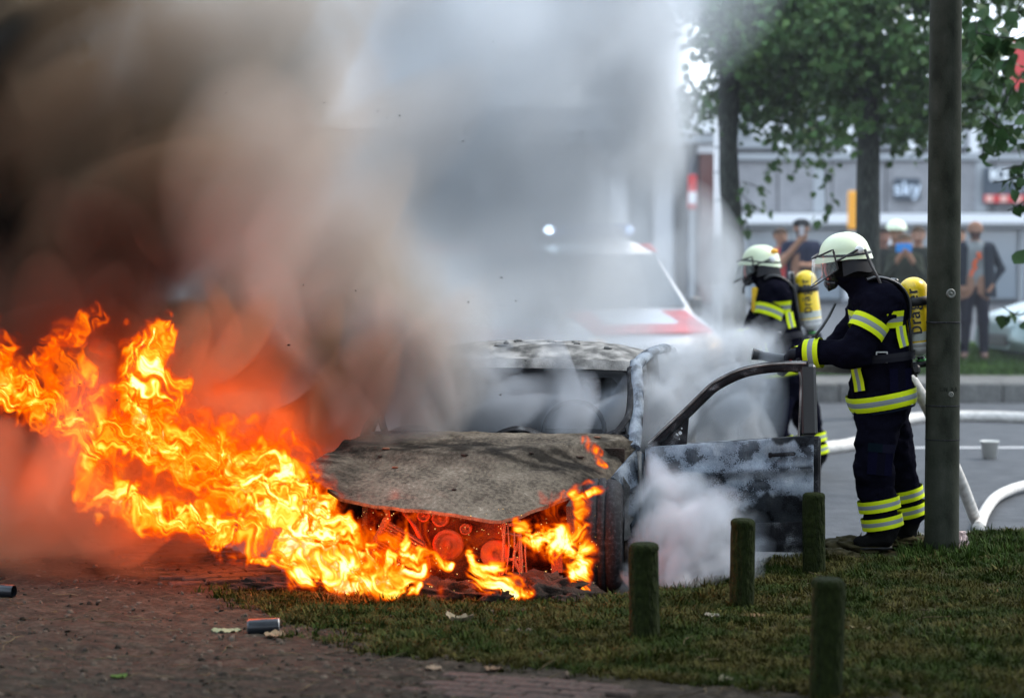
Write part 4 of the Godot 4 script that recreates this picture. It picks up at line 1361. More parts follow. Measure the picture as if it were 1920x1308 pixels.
func firefighter(label, at: Vector3, j: Dictionary, cell: float):
	var fold := noise(int(at.x * 100.0), 5.5, 4)
	var zz := Vector3(0, 0, 1)
	var torso := []
	for s in [-1, 1]:
		var o: Vector3 = zz * (0.085 * s)
		torso.append([j.chest + o, j.waist + o, 0.152, 0.148, 0.08])
		torso.append([j.waist + o, j.hem + o, 0.15, 0.176, 0.08])
		torso.append([j.chest + o + Vector3(0.0, 0.06, 0.0), j.collar + o * 0.5, 0.115, 0.08, 0.08])
	torso.append([j.sh_near, j.sh_far, 0.1, 0.1, 0.08])
	var arms := []
	for q in ["near", "far"]:
		arms.append([j["sh_" + q], j["el_" + q], 0.098, 0.086, 0.06])
		arms.append([j["el_" + q], j["wr_" + q], 0.086, 0.062, 0.05])
	var legs := []
	for q in ["near", "far"]:
		legs.append([j["hip_" + q], j["kn_" + q], 0.135, 0.108, 0.07])
		legs.append([j["kn_" + q], j["an_" + q], 0.108, 0.102, 0.05])
	var feet := []
	for q in ["near", "far"]:
		var a: Vector3 = j["an_" + q]
		feet.append([Vector3(a.x, 0.1, a.z), Vector3(a.x, 0.06, a.z), 0.062, 0.056, 0.04])
		feet.append([Vector3(a.x, 0.05, a.z), j["toe_" + q], 0.05, 0.042, 0.04])
	var head := [[j.collar, j.head, 0.088, 0.1, 0.05], [j.head + Vector3(0.0, -0.02, 0), j.head + Vector3(-0.035, -0.05, 0), 0.1, 0.085, 0.05]]
	var all := []
	all.append_array(torso)
	all.append_array(legs)
	all.append_array(feet)
	all.append_array(arms)
	all.append_array(head)
	var t = thing("person", label, "firefighter", at)
	var hem_y: float = j.hem.y - 0.1
	var collar: Vector3 = j.collar
	var cloth := vertex_mat(0.85)
	cloth.metallic_specular = 0.06
	cloth.normal_enabled = true
	var nt := NoiseTexture2D.new()
	nt.noise = noise(7, 0.05, 4)
	nt.seamless = true
	nt.width = 256
	nt.height = 256
	nt.as_normal_map = true
	nt.bump_strength = 3.0
	cloth.normal_texture = nt
	cloth.normal_scale = 0.9
	triplanar(cloth, 6.0)
	part("body", body_mesh(all, cell, func(p):
		if p.y < 0.13: return Color(0.008, 0.008, 0.008)
		if p.y > collar.y + 0.03: return Color(0.008, 0.008, 0.01)
		if p.y < hem_y: return Color(0.004, 0.005, 0.0085)
		return Color(0.0052, 0.0062, 0.0105), 0.026, fold), cloth, t)
	# boots' soles
	for q in ["near", "far"]:
		var a: Vector3 = j["an_" + q]
		var s := Shape.new()
		s.tube([Vector3(a.x + 0.05, 0.012, a.z), Vector3(a.x, 0.012, a.z), Vector3(lerpf(a.x, j["toe_" + q].x, 0.5), 0.014, a.z), j["toe_" + q] + Vector3(-0.02, -0.03, 0)], [0.045, 0.056, 0.054, 0.045], 12, true, 0.3)
		part("boot_sole", s.done(), M.rubber, t)
	# reflective bands
	var bm := vertex_mat(0.55)
	var down: Vector3 = (j.hem - j.chest).normalized()
	part("reflective_band", band(torso, j.hem + Vector3(0, -0.03, 0), Vector3(0.19, -1, 0), 0.09, Vector3(-1, 0, 0), -PI, PI, striped(), 0.024, 0.5, 48), bm, t)
	part("reflective_band", band(torso, mid(j.chest, j.waist, 0.1), Vector3(-0.05, 1, 0.05), 0.1, Vector3(0, 0, 1), -1.7, 0.42, striped(), 0.02, 0.5, 26), bm, t)
	part("reflective_band", band([arms[0]], mid(j.sh_near, j.el_near, 0.5), j.el_near - j.sh_near, 0.088, Vector3(0, 0, 1), -PI, PI, striped(), 0.021, 0.3, 30), bm, t)
	part("reflective_band", band([arms[1]], mid(j.el_near, j.wr_near, 0.84), j.wr_near - j.el_near, 0.095, Vector3(0, 0, 1), -PI, PI, striped(), 0.021, 0.3, 30), bm, t)
	part("reflective_band", band([arms[3]], mid(j.el_far, j.wr_far, 0.84), j.wr_far - j.el_far, 0.095, Vector3(0, 0, 1), -PI, PI, striped(), 0.021, 0.3, 30), bm, t)
	for q in [0, 1]:
		var l: Array = legs[1 + q * 2]
		for k in [0.56, 0.9]:
			part("reflective_band", band([l], mid(l[0], l[1], k), l[1] - l[0], 0.07, Vector3(0, 0, 1), -PI, PI, striped(), 0.021, 0.3, 30), bm, t)
	# upright stripes on jacket front and shoulder blade
	var c1: Vector3 = mid(j.chest, j.waist, 0.1)
	part("upright_stripe", strip(torso, [c1 + Vector3(0.055, -0.05, 0), c1 + Vector3(0.065, -0.11, 0), c1 + Vector3(0.08, -0.17, 0)], Vector3(0.15, 0, 1).normalized(), 0.07, striped(), 0.024), bm, t)
	var h1: Vector3 = j.hem
	part("upright_stripe", strip(torso, [h1 + Vector3(-0.125, 0.235, 0), h1 + Vector3(-0.125, 0.15, 0), h1 + Vector3(-0.105, 0.08, 0), h1 + Vector3(-0.095, 0.03, 0)], Vector3(-0.3, 0, 1).normalized(), 0.07, striped(), 0.024), bm, t)
	part("upright_stripe", strip(torso, [j.waist + Vector3(-0.11, 0.07, 0), j.waist + Vector3(-0.1, 0.0, 0)], Vector3(-0.4, 0, 1).normalized(), 0.06, striped(), 0.024), bm, t)
	# pockets and seams
	var cloth_cols := [Color(0.0062, 0.0074, 0.0125), Color(0.0055, 0.0066, 0.011), Color(0.0062, 0.0074, 0.0125)]
	var kn: Vector3 = j.kn_near
	var hp: Vector3 = j.hip_near
	part("pocket", strip(legs, [mid(hp, kn, 0.42), mid(hp, kn, 0.6), mid(hp, kn, 0.78), mid(hp, kn, 0.96)], Vector3(0.1, 0, 1).normalized(), 0.15, cloth_cols, 0.02), cloth, t)
	part("pocket_flap", strip(legs, [mid(hp, kn, 0.38), mid(hp, kn, 0.46), mid(hp, kn, 0.54)], Vector3(0.1, 0, 1).normalized(), 0.165, [Color(0.009, 0.011, 0.018), Color(0.0075, 0.009, 0.015)], 0.026), cloth, t)
	part("pocket", strip(torso, [mid(j.waist, j.hem, 0.3) + Vector3(0.06, 0, 0), mid(j.waist, j.hem, 0.6) + Vector3(0.06, 0, 0), mid(j.waist, j.hem, 0.85) + Vector3(0.06, 0, 0)], Vector3(0.1, 0, 1).normalized(), 0.15, cloth_cols, 0.022), cloth, t)
	part("jacket_seam", band(torso, j.hem + Vector3(0, -0.088, 0), Vector3(0.19, -1, 0), 0.014, Vector3(-1, 0, 0), -PI, PI, [Color(0.01, 0.012, 0.02)], 0.022, 0.5, 40), vertex_mat(0.8), t)
	# harness: waist belt with buckle, shoulder strap, back plate
	part("waist_belt", band(torso, j.waist + Vector3(0, -0.01, 0), Vector3(0.1, -1, 0), 0.05, Vector3(-1, 0, 0), -PI, PI, [Color(0.014, 0.014, 0.016), Color(0.011, 0.011, 0.012)], 0.024, 0.5, 40), vertex_mat(0.5), t)
	var s := Shape.new()
	var bp: Vector3 = j.waist + Vector3(-0.03, -0.005, 0.255)
	for q in [[Vector3(0, 0.03, 0), Vector3(0.07, 0.008, 0.01)], [Vector3(0, -0.03, 0), Vector3(0.07, 0.008, 0.01)], [Vector3(-0.031, 0, 0), Vector3(0.008, 0.06, 0.01)], [Vector3(0.031, 0, 0), Vector3(0.008, 0.06, 0.01)]]:
		s.box(bp + q[0], q[1], Basis.IDENTITY, 0.002)
	part("buckle", s.done(), M.steel, t)
	var strap_cols := [Color(0.012, 0.012, 0.014), Color(0.03, 0.03, 0.034), Color(0.012, 0.012, 0.014)]
	for sz in [1, -1]:
		var pts := []
		for k in 12:
			var a: float = lerp(-0.5, 1.9, k / 11.0)
			var c := Vector3(j.chest.x, j.chest.y + 0.02, 0.1 * sz)
			pts.append([c, Vector3(sin(a), cos(a), 0.25 * sz).normalized()])
		var sh := Shape.new()
		var rows := []
		for q in pts:
			var r := 0.5
			for it in 40:
				var e := body_distance(q[0] + q[1] * r, torso) - 0.014
				if e < 0.001: break
				r -= e * 0.8
			rows.append(q[0] + q[1] * r)
		sh.tube(rows, 0.03, 8, true, 0.35)
		part("shoulder_strap", sh.done(), M.black_plastic, t)
	var top: Vector3 = j.tank_top
	var bot: Vector3 = j.tank_bottom
	var ax := (top - bot).normalized()
	var b := Basis(ax.cross(zz).normalized(), ax, zz).orthonormalized()
	var back := -b.x if b.x.x > 0.0 else b.x
	s = Shape.new()
	s.box((top + bot) * 0.5 + back * 0.105 + Vector3(0, -0.02, 0), Vector3(0.03, 0.5, 0.2), b, 0.012)
	s.box((top + bot) * 0.5 + back * 0.075 + b.y * 0.1, Vector3(0.05, 0.06, 0.12), b, 0.012)
	s.box(bot + back * 0.07 - b.y * 0.1, Vector3(0.1, 0.06, 0.14), b, 0.015)
	part("back_plate", s.done(), M.black_plastic, t)
	# air cylinder
	var len := (top - bot).length()
	var tf := Transform3D(b, bot)
	var r := 0.087
	var yellow := textured(blend_texture(256, [[noise(66, 0.02, 5), 1.0], [noise(67, 0.2, 2), 0.4]], ramp([[0.0, 0.3, 0.2, 0.01], [0.25, 0.66, 0.45, 0.012], [0.6, 0.76, 0.53, 0.015], [1.0, 0.82, 0.6, 0.03]])), 3.0, 0.3)
	var prof := []
	for k in 9:
		var a := PI * 0.5 * k / 8.0
		prof.append(Vector2(maxf(0.001, r * sin(a)), len - r * 0.9 + r * 0.9 * cos(a)))
	prof.append(Vector2(r, len * 0.26))
	prof.append(Vector2(r, len * 0.13))
	var cyl = part("air_cylinder", lathe_mesh(prof, 32, tf), yellow, t)
	prof = [Vector2(r + 0.0006, len * 0.13), Vector2(r + 0.0006, 0.04)]
	for k in 8:
		var a := PI * 0.5 * k / 7.0
		prof.append(Vector2(r * cos(a) * 0.98 + 0.002, 0.04 - 0.065 * sin(a)))
	part("white_foot", lathe_mesh(prof, 32, tf), mat(0.72, 0.73, 0.72, 0.4), cyl)
	part("label_ring", lathe_mesh([Vector2(r + 0.0015, len * 0.27), Vector2(r + 0.0015, len * 0.155)], 32, tf), textured(blend_texture(256, [[noise(68, 0.12, 2), 1.0]], ramp([[0.0, 0.1, 0.12, 0.1], [0.46, 0.42, 0.45, 0.4], [1.0, 0.6, 0.62, 0.58]])), 9.0, 0.5), cyl)
	part("strap", lathe_mesh([Vector2(r + 0.002, len * 0.735), Vector2(r + 0.008, len * 0.73), Vector2(r + 0.008, len * 0.62), Vector2(r + 0.002, len * 0.615)], 32, tf), M.rubber, cyl)
	s = Shape.new()
	s.tube([tf * Vector3(0, -0.03, 0), tf * Vector3(0, -0.085, 0)], 0.022, 12)
	s.tube([tf * Vector3(-0.07, -0.075, 0.02), tf * Vector3(0.06, -0.075, 0.02)], 0.02, 10)
	s.tube([tf * Vector3(0.055, -0.075, 0.02), tf * Vector3(0.055, -0.13, 0.03)], 0.018, 10)
	part("valve", s.done(), M.black_plastic, cyl)
	s = Shape.new()
	s.tube([tf * Vector3(0, -0.045, 0), tf * Vector3(0, -0.06, 0)], 0.03, 14)
	part("valve_ring", s.done(), mat(0.05, 0.3, 0.06, 0.5), cyl)
	var w = part("lettering", words("Dräger", 0.085, 0.003, true), mat(0.012, 0.012, 0.012, 0.5), cyl)
	w.transform = Transform3D(Basis(b.y, -b.x, zz), bot + b.y * (len * 0.545) + back * 0.02 + zz * (r + 0.0005)) * Transform3D(Basis(Vector3.RIGHT, 0.0), Vector3.ZERO)
	# breathing hoses
	for q in j.hoses:
		s = Shape.new()
		s.tube(smooth_path(q, 7), 0.0085, 8)
		part("air_hose", s.done(), M.rubber, t)
	# mask
	var hd: Vector3 = j.head
	var tilt := Basis(Vector3(0, 0, 1), j.tilt)
	s = Shape.new()
	s.ball(hd + tilt * Vector3(-0.07, -0.06, 0), Vector3(0.062, 0.075, 0.078), tilt)
	s.ball(hd + tilt * Vector3(-0.1, -0.125, 0), Vector3(0.045, 0.04, 0.045), tilt)
	s.tube([hd + tilt * Vector3(-0.1, -0.13, 0), hd + tilt * Vector3(-0.135, -0.145, 0)], [0.036, 0.03], 14)
	var mask = part("mask", s.done(), mat(0.012, 0.012, 0.014, 0.25), t)
	s = Shape.new()
	s.grid(14, 8, func(u, v):
		var a: float = lerp(-1.15, 1.15, u)
		return hd + tilt * Vector3(-0.075 - 0.068 * cos(a), lerp(0.0, -0.09, v) - 0.012 * absf(a), 0.08 * sin(a)))
	var lens := mat(0.03, 0.02, 0.02, 0.06)
	part("face_lens", s.done(), lens, mask)
	s = Shape.new()
	s.tube(smooth_path([hd + tilt * Vector3(-0.125, 0.0, 0.06), hd + tilt * Vector3(-0.132, -0.05, 0.062), hd + tilt * Vector3(-0.122, -0.1, 0.055)]), 0.007, 6)
	part("lens_edge", s.done(), mat(0.5, 0.12, 0.1, 0.4), mask)
	# neck guard, helmet, visor
	s = Shape.new()
	s.grid(20, 8, func(u, v):
		var a: float = lerp(-1.9, 1.9, u)
		var rr: float = lerp(0.128, 0.16, v)
		return hd + tilt * Vector3(0.01 + rr * cos(a), lerp(0.04, -0.085, v) - 0.01 * sin(u * 20.0) * v, rr * 0.95 * sin(a)))
	part("neck_guard", s.done(), mat(0.022, 0.022, 0.024, 0.7), t)
	var hc: Vector3 = hd + tilt * Vector3(0.005, 0.02, 0)
	s = Shape.new()
	s.grid(36, 20, func(u, v):
		var a: float = TAU * (u if u < 1.0 else 0.0)
		var e: float = v * 1.62
		var front := maxf(0.0, -cos(a))
		var rad := Vector3(0.152, 0.142, 0.128)
		var p := Vector3(cos(a) * sin(e) * rad.x, cos(e) * rad.y, sin(a) * sin(e) * rad.z)
		p.y += 0.012 * exp(-pow(sin(a) * sin(e) / 0.12, 2.0)) * sin(e)
		if v > 0.86:
			var k: float = (v - 0.86) / 0.14
			p += Vector3(cos(a), 0, sin(a)) * k * (0.012 + 0.022 * front) + Vector3(0, -0.012 * k - 0.02 * k * maxf(0.0, cos(a)), 0)
		return hc + tilt * p)
	var shell := mat(0.5, 0.57, 0.38, 0.35)
	shell.clearcoat_enabled = true
	shell.clearcoat = 0.5
	var hel = part("helmet", s.done(), shell, t)
	s = Shape.new()
	var rim := []
	for k in 33:
		var a := TAU * k / 32.0
		rim.append(hc + tilt * Vector3(cos(a) * 0.154, 0.002 + 0.02 * maxf(0.0, -cos(a)), sin(a) * 0.131))
	s.tube(rim, 0.009, 8, false)
	part("helmet_band", s.done(), M.rubber, hel)
	s = Shape.new()
	s.ball(hc + tilt * Vector3(0.075, 0.028, 0.115), Vector3(0.028, 0.026, 0.014), tilt)
	part("pivot", s.done(), mat(0.7, 0.72, 0.7, 0.3), hel)
	var vis := func(u: float, v: float) -> Vector3:
		var a: float = lerp(-1.25, 1.25, u)
		var rr := lerpf(0.17, 0.25, v)
		var drop := lerpf(0.075, -0.075 + 0.035 * absf(a) * absf(a) * 0.6, v)
		var vt := Basis(Vector3(0, 0, 1), j.visor)
		return hc + tilt * vt * Vector3(-rr * cos(a) - 0.01, drop, 0.145 * sin(a) / sin(1.25) * (1.0 - 0.04 * v))
	s = Shape.new()
	s.grid(24, 8, vis)
	part("visor", s.done(), M.glass, hel)
	s = Shape.new()
	var loop := []
	for k in 25: loop.append(vis.call(k / 24.0, 0.0))
	for k in range(1, 6): loop.append(vis.call(1.0, k / 5.0))
	s.tube(loop, 0.006, 6)
	loop = []
	for k in 25: loop.append(vis.call(k / 24.0, 1.0))
	s.tube(loop, 0.0045, 6)
	s.tube([vis.call(1.0, 0.1), vis.call(1.0, 0.6), hc + tilt * Vector3(0.07, 0.03, 0.12)], 0.008, 6)
	part("visor_rim", s.done(), M.rubber, hel)
	# gloves: palm, four fingers and thumb each, closed round the branch
	for q in ["near", "far"]:
		var wr: Vector3 = j["wr_" + q]
		var el: Vector3 = j["el_" + q]
		var d := (wr - el).normalized()
		var out := Vector3(0, 0, 1.0 if q == "near" else -1.0)
		var dn := Vector3(0, -1, 0)
		var bones := [[wr - d * 0.05, wr + d * 0.02, 0.05, 0.042, 0.03], [wr + d * 0.02 + out * 0.018, wr + d * 0.085 + out * 0.02, 0.034, 0.032, 0.02], [wr + d * 0.02 - out * 0.018, wr + d * 0.085 - out * 0.016, 0.034, 0.03, 0.02]]
		for k in 4:
			var z := out * (0.036 - 0.024 * k)
			var ln: float = [0.9, 1.05, 1.0, 0.8][k]
			var k0 := wr + d * 0.085 + z
			var k1 := k0 + d * 0.036 * ln + dn * 0.014
			var k2 := k1 + d * 0.008 + dn * 0.034 * ln
			var k3 := k2 - d * 0.026 + dn * 0.016 * ln
			bones.append([k0, k1, 0.015, 0.0135, 0.01])
			bones.append([k1, k2, 0.0135, 0.0125, 0.008])
			bones.append([k2, k3, 0.0125, 0.011, 0.008])
		var th := wr + d * 0.03 + out * 0.045 + dn * 0.01
		bones.append([th, th + d * 0.03 + dn * 0.035 + out * 0.006, 0.017, 0.015, 0.012])
		bones.append([th + d * 0.03 + dn * 0.035 + out * 0.006, th + d * 0.055 + dn * 0.05 - out * 0.012, 0.015, 0.012, 0.008])
		part("glove", body_mesh(bones, 0.0045, func(p): return Color(0.016, 0.017, 0.02)), vertex_mat(0.7), t)
		part("glove_piping", band([bones[0]], wr - d * 0.012, d, 0.012, out, -PI, PI, [Color(0.55, 0.56, 0.5)], 0.004, 0.2, 20), vertex_mat(0.5), t)
	return t

func bystander(label, px, base_d, tall, turn, look: Dictionary):
	var o := P(px, 460, base_d)
	var t = thing("person", label, "person", Vector3(o.x, 0.33 + look.get("lift", 0.0), o.z), turn, "bystanders across the road")
	var k: float = tall / 1.78
	var v := func(x, y, z): return Vector3(x, y, z) * k
	var b := []
	for s in [-1, 1]:
		b.append([v.call(0.09 * s, 1.36, 0), v.call(0.075 * s, 1.06, 0.01), 0.125 * k, 0.115 * k, 0.06])
		b.append([v.call(0.075 * s, 1.06, 0.01), v.call(0.085 * s, 0.92, 0), 0.118 * k, 0.125 * k, 0.06])
		b.append([v.call(0.09 * s, 0.9, 0), v.call(0.11 * s, 0.49, 0.02), 0.1 * k, 0.075 * k, 0.05])
		b.append([v.call(0.11 * s, 0.49, 0.02), v.call(0.125 * s, 0.09, -0.02), 0.075 * k, 0.058 * k, 0.04])
		b.append([v.call(0.125 * s, 0.05, -0.03), v.call(0.14 * s, 0.035, 0.13), 0.045 * k, 0.035 * k, 0.03])
	b.append([v.call(-0.17, 1.43, 0), v.call(0.17, 1.43, 0), 0.065 * k, 0.065 * k, 0.06])
	b.append([v.call(0, 1.46, 0), v.call(0, 1.56, 0.01), 0.058 * k, 0.055 * k, 0.03])
	b.append([v.call(0, 1.67, -0.005), v.call(0, 1.62, 0.02), 0.098 * k, 0.076 * k, 0.03])
	b.append([v.call(0, 1.64, 0.085), v.call(0, 1.615, 0.105), 0.012 * k, 0.018 * k, 0.02])
	for s in [-1, 1]:
		b.append([v.call(0.092 * s, 1.66, 0.0), v.call(0.095 * s, 1.63, 0.0), 0.016 * k, 0.014 * k, 0.01])
	var hands := []
	for s in [0, 1]:
		var arm: Array = look.arms[s]
		var q := [v.call(arm[0].x, arm[0].y, arm[0].z), v.call(arm[1].x, arm[1].y, arm[1].z), v.call(arm[2].x, arm[2].y, arm[2].z)]
		b.append([q[0], q[1], 0.066 * k, 0.05 * k, 0.04])
		b.append([q[1], q[2], 0.05 * k, 0.036 * k, 0.03])
		var d: Vector3 = (q[2] - q[1]).normalized()
		hands.append([q[1], q[2], d])
		b.append([q[2], q[2] + d * 0.07, 0.036 * k, 0.032 * k, 0.02])
		var sd := d.cross(Vector3(0, 0, 1)).normalized()
		for f in 4:
			var r0: Vector3 = q[2] + d * 0.07 + sd * (0.03 - 0.02 * f)
			b.append([r0, r0 + d * (0.06 if f in [1, 2] else 0.048) + Vector3(0, 0, 0.015), 0.0115, 0.01, 0.012])
		b.append([q[2] + d * 0.03 + sd * 0.03, q[2] + d * 0.065 + sd * 0.055, 0.014, 0.011, 0.012])
	var skin: Color = look.skin
	part("body", body_mesh(b, 0.02, func(p):
		var y: float = p.y / k
		if y < 0.075: return look.get("shoes", Color(0.02, 0.02, 0.02))
		for h in hands:
			if (p - h[1]).dot(h[2]) > 0.0 and p.distance_to(h[1]) < 0.2: return skin
			if look.get("bare", false) and (p - h[0]).dot(h[2]) > -0.03 and bone_distance(p, [h[0], h[1], 0.055 * k, 0.045 * k, 0.01]) < 0.02: return skin
		if y > 1.505:
			if look.has("beard") and y < 1.625 and p.z > -0.03 and y > 1.53: return look.beard
			return skin
		if y < 0.93: return look.trousers
		if look.has("shirt") and absf(p.x - 0.0) < 0.105 * k and p.z > 0.0: return look.shirt
		return look.top), vertex_mat(0.85), t)
	var s := Shape.new()
	for e in [-1, 1]:
		s.ball(v.call(0.034 * e, 1.655, 0.083), Vector3(0.014, 0.008, 0.008))
	part("eyes", s.done(), mat(0.02, 0.015, 0.012, 0.4), t)
	s = Shape.new()
	s.ball(v.call(0, 1.575, 0.088), Vector3(0.026, 0.006, 0.008))
	part("mouth", s.done(), mat(0.25, 0.1, 0.09, 0.6), t)
	if look.has("hair"):
		s = Shape.new()
		s.grid(20, 10, func(u, w):
			var a: float = TAU * (u if u < 1.0 else 0.0)
			var e: float = w * (1.15 + 0.55 * maxf(0.0, -sin(a)) + 0.15 * absf(cos(a)))
			return v.call(cos(a) * sin(e) * 0.106, 1.675 + cos(e) * 0.112, sin(a) * sin(e) * 0.11 - 0.008) + Vector3.ONE * 0.004 * sin(a * 9.0) * sin(e * 7.0))
		part("hair", s.done(), mat(look.hair.r, look.hair.g, look.hair.b, 0.8), t)
	return t

func build_people():
	# the firefighter by the door, seen from his left side
	var j := func(px, py, z): return Vector3((px - 1655) / 317.0, (1025 - py) / 317.0, z)
	var g := G(1655, 1025)
	var hose_a := [j.call(1612, 462, 0.13), j.call(1622, 490, 0.16), j.call(1634, 515, 0.19), j.call(1642, 536, 0.2)]
	var hose_b := [j.call(1560, 565, 0.05), j.call(1545, 585, 0.16), j.call(1530, 606, 0.2), j.call(1518, 622, 0.2), j.call(1524, 628, 0.16)]
	var hose_c := [j.call(1690, 560, 0.12), j.call(1698, 620, 0.14), j.call(1702, 680, 0.12), j.call(1715, 700, 0.04)]
	firefighter("firefighter in navy suit nearest the camera, standing beside the open car door", Vector3(g.x, 0.0, g.z), {
		"chest": j.call(1645, 580, 0), "waist": j.call(1648, 660, 0), "hem": j.call(1650, 735, 0), "collar": j.call(1612, 523, 0), "head": j.call(1580, 481, 0), "tilt": 0.16, "visor": 0.3,
		"sh_near": j.call(1642, 562, 0.19), "el_near": j.call(1588, 650, 0.25), "wr_near": j.call(1503, 656, 0.13),
		"sh_far": j.call(1638, 562, -0.19), "el_far": j.call(1582, 655, -0.22), "wr_far": j.call(1490, 672, -0.02),
		"hip_near": j.call(1641, 785, 0.095), "kn_near": j.call(1632, 885, 0.12), "an_near": j.call(1650, 982, 0.12), "toe_near": j.call(1606, 1012, 0.13),
		"hip_far": j.call(1668, 780, -0.095), "kn_far": j.call(1689, 878, -0.12), "an_far": j.call(1709, 968, -0.14), "toe_far": j.call(1676, 1010, -0.15),
		"tank_top": j.call(1706, 514, 0.02), "tank_bottom": j.call(1723, 654, 0.02), "hoses": [hose_a, hose_b, hose_c]}, 0.0115)
	# the one behind, on the road
	var q := func(px, py, z): return Vector3((px - 1478) / 234.0, (890 - py) / 234.0, z)
	g = P(1478, 890, 19.65)
	var ha := [q.call(1408, 525, 0.06), q.call(1392, 535, 0.1), q.call(1390, 548, 0.12)]
	var hb := [q.call(1482, 540, 0.16), q.call(1492, 590, 0.16), q.call(1500, 640, 0.12)]
	var f1 = firefighter("firefighter in navy suit farther back on the road behind the door frame", Vector3(g.x, -0.12, g.z), {
		"chest": q.call(1450, 565, 0), "waist": q.call(1456, 625, 0), "hem": q.call(1468, 682, 0), "collar": q.call(1440, 522, 0), "head": q.call(1424, 496, 0), "tilt": 0.0, "visor": 0.35,
		"sh_near": q.call(1447, 550, 0.19), "el_near": q.call(1424, 615, 0.24), "wr_near": q.call(1394, 640, 0.1),
		"sh_far": q.call(1445, 550, -0.19), "el_far": q.call(1420, 615, -0.22), "wr_far": q.call(1388, 645, -0.05),
		"hip_near": q.call(1470, 712, 0.095), "kn_near": q.call(1448, 785, 0.12), "an_near": q.call(1462, 858, 0.12), "toe_near": q.call(1430, 880, 0.13),
		"hip_far": q.call(1496, 708, -0.095), "kn_far": q.call(1517, 785, -0.12), "an_far": q.call(1530, 852, -0.12), "toe_far": q.call(1508, 880, -0.13),
		"tank_top": q.call(1506, 506, 0.02), "tank_bottom": q.call(1520, 610, 0.02), "hoses": [ha, hb]}, 0.014)
	f1.scale = Vector3.ONE * 1.043
	var s := Shape.new()
	s.ball(q.call(1447, 470, 0.115), Vector3(0.035, 0.022, 0.012), Basis(Vector3.UP, 0.4))
	part("helmet_patch", s.done(), mat(0.75, 0.36, 0.02, 0.5), f1)
	s = Shape.new()
	s.box(q.call(1411, 560, 0.13), Vector3(0.05, 0.2, 0.03), Basis.IDENTITY, 0.012)
	part("yellow_strap", s.done(), mat(0.7, 0.42, 0.01, 0.6), f1)
	# the branch pipe and its hose
	var jf := j
	var off := Vector3(G(1655, 1025).x, 0.0, G(1655, 1025).z)
	s = Shape.new()
	s.tube([off + jf.call(1500, 676, 0.06), off + jf.call(1455, 668, 0.06), off + jf.call(1425, 662, 0.06), off + jf.call(1405, 658, 0.06)], [0.034, 0.034, 0.026, 0.036], 16)
	var noz = solo("branch_pipe", s.done(), M.black_plastic, "black hose nozzle held in the near firefighter's gloved hands", "nozzle")
	s = Shape.new()
	s.tube([off + jf.call(1478, 673, 0.06), off + jf.call(1466, 671, 0.06)], 0.04, 16)
	part("red_collar", s.done(), mat(0.4, 0.01, 0.012, 0.5), noz)
	s = Shape.new()
	var run := [off + jf.call(1500, 677, 0.06), off + jf.call(1560, 684, -0.12), off + jf.call(1640, 690, -0.33), off + jf.call(1700, 692, -0.33)]
	var a := P(1730, 745, 14.35)
	run.append_array([a, P(1770, 830, 14.8), P(1803, 905, 15.3), P(1825, 962, 15.7), P(1834, 985, 15.85)])
	var gg := G(1836, 992, -0.07)
	run.append_array([Vector3(gg.x, -0.06, gg.z)])
	for w in [[1846, 966], [1866, 938], [1895, 922], [1930, 912], [1990, 902], [2080, 880]]:
		var e := G(w[0], w[1], -0.08)
		run.append(Vector3(e.x, -0.065, e.z))
	s.tube(smooth_path(run, 8), 0.04, 14)
	solo("fire_hose", s.done(), M.hose, "pale fire hose running from the near firefighter to the road and bending away right", "hose")
	run = []
	for w in [[1380, 868], [1470, 852], [1540, 842], [1600, 833], [1640, 815], [1690, 790], [1740, 783], [1820, 781], [1920, 784], [2020, 790]]:
		var e := G(w[0], w[1], -0.07)
		run.append(Vector3(e.x, -0.065, e.z))
	s = Shape.new()
	s.tube(smooth_path(run, 8), 0.06, 14)
	solo("fire_hose", s.done(), M.hose, "white fire hose lying straight across the road behind the near firefighter", "hose")
	# bystanders
	var skin := Color(0.34, 0.19, 0.13) * 0.75
	var navy := Color(0.018, 0.026, 0.05) * 0.75
	var dark := Color(0.009, 0.012, 0.015)
	var hang := [[Vector3(-0.2, 1.42, 0), Vector3(-0.27, 1.14, -0.02), Vector3(-0.25, 0.9, 0.06)], [Vector3(0.2, 1.42, 0), Vector3(0.27, 1.14, -0.02), Vector3(0.25, 0.9, 0.06)]]
	bystander("person in a red shirt with short dark hair beside the man in the black cap", 1464, 31.5, 1.7, 0.6, {"arms": hang, "skin": skin, "top": Color(0.4, 0.05, 0.05) * 0.75, "trousers": dark, "hair": Color(0.05, 0.03, 0.02)})
	var b = bystander("man in navy shirt and black flat cap holding a phone up to his face", 1503, 31.0, 1.82, 0.1, {"arms": [[Vector3(-0.2, 1.42, 0), Vector3(-0.3, 1.2, 0.12), Vector3(-0.07, 1.5, 0.24)], [Vector3(0.2, 1.42, 0), Vector3(0.28, 1.17, 0.08), Vector3(0.0, 1.18, 0.22)]], "skin": skin, "bare": true, "beard": Color(0.06, 0.035, 0.025), "top": navy, "trousers": Color(0.02, 0.022, 0.026)})
	s = Shape.new()
	s.ball(Vector3(0, 1.76, 0), Vector3(0.118, 0.065, 0.125))
	s.ball(Vector3(0, 1.74, 0.1), Vector3(0.09, 0.014, 0.075))
	part("cap", s.done(), mat(0.015, 0.016, 0.018, 0.8), b)
	s = Shape.new()
	s.box(Vector3(-0.06, 1.66, 0.29), Vector3(0.07, 0.13, 0.01), Basis.IDENTITY, 0.004)
	solo("phone", s.done(), mat(0.3, 0.3, 0.32, 0.3), "pale phone in the raised hand of the man in the black cap", "phone", "", b.position, b.rotation.y)
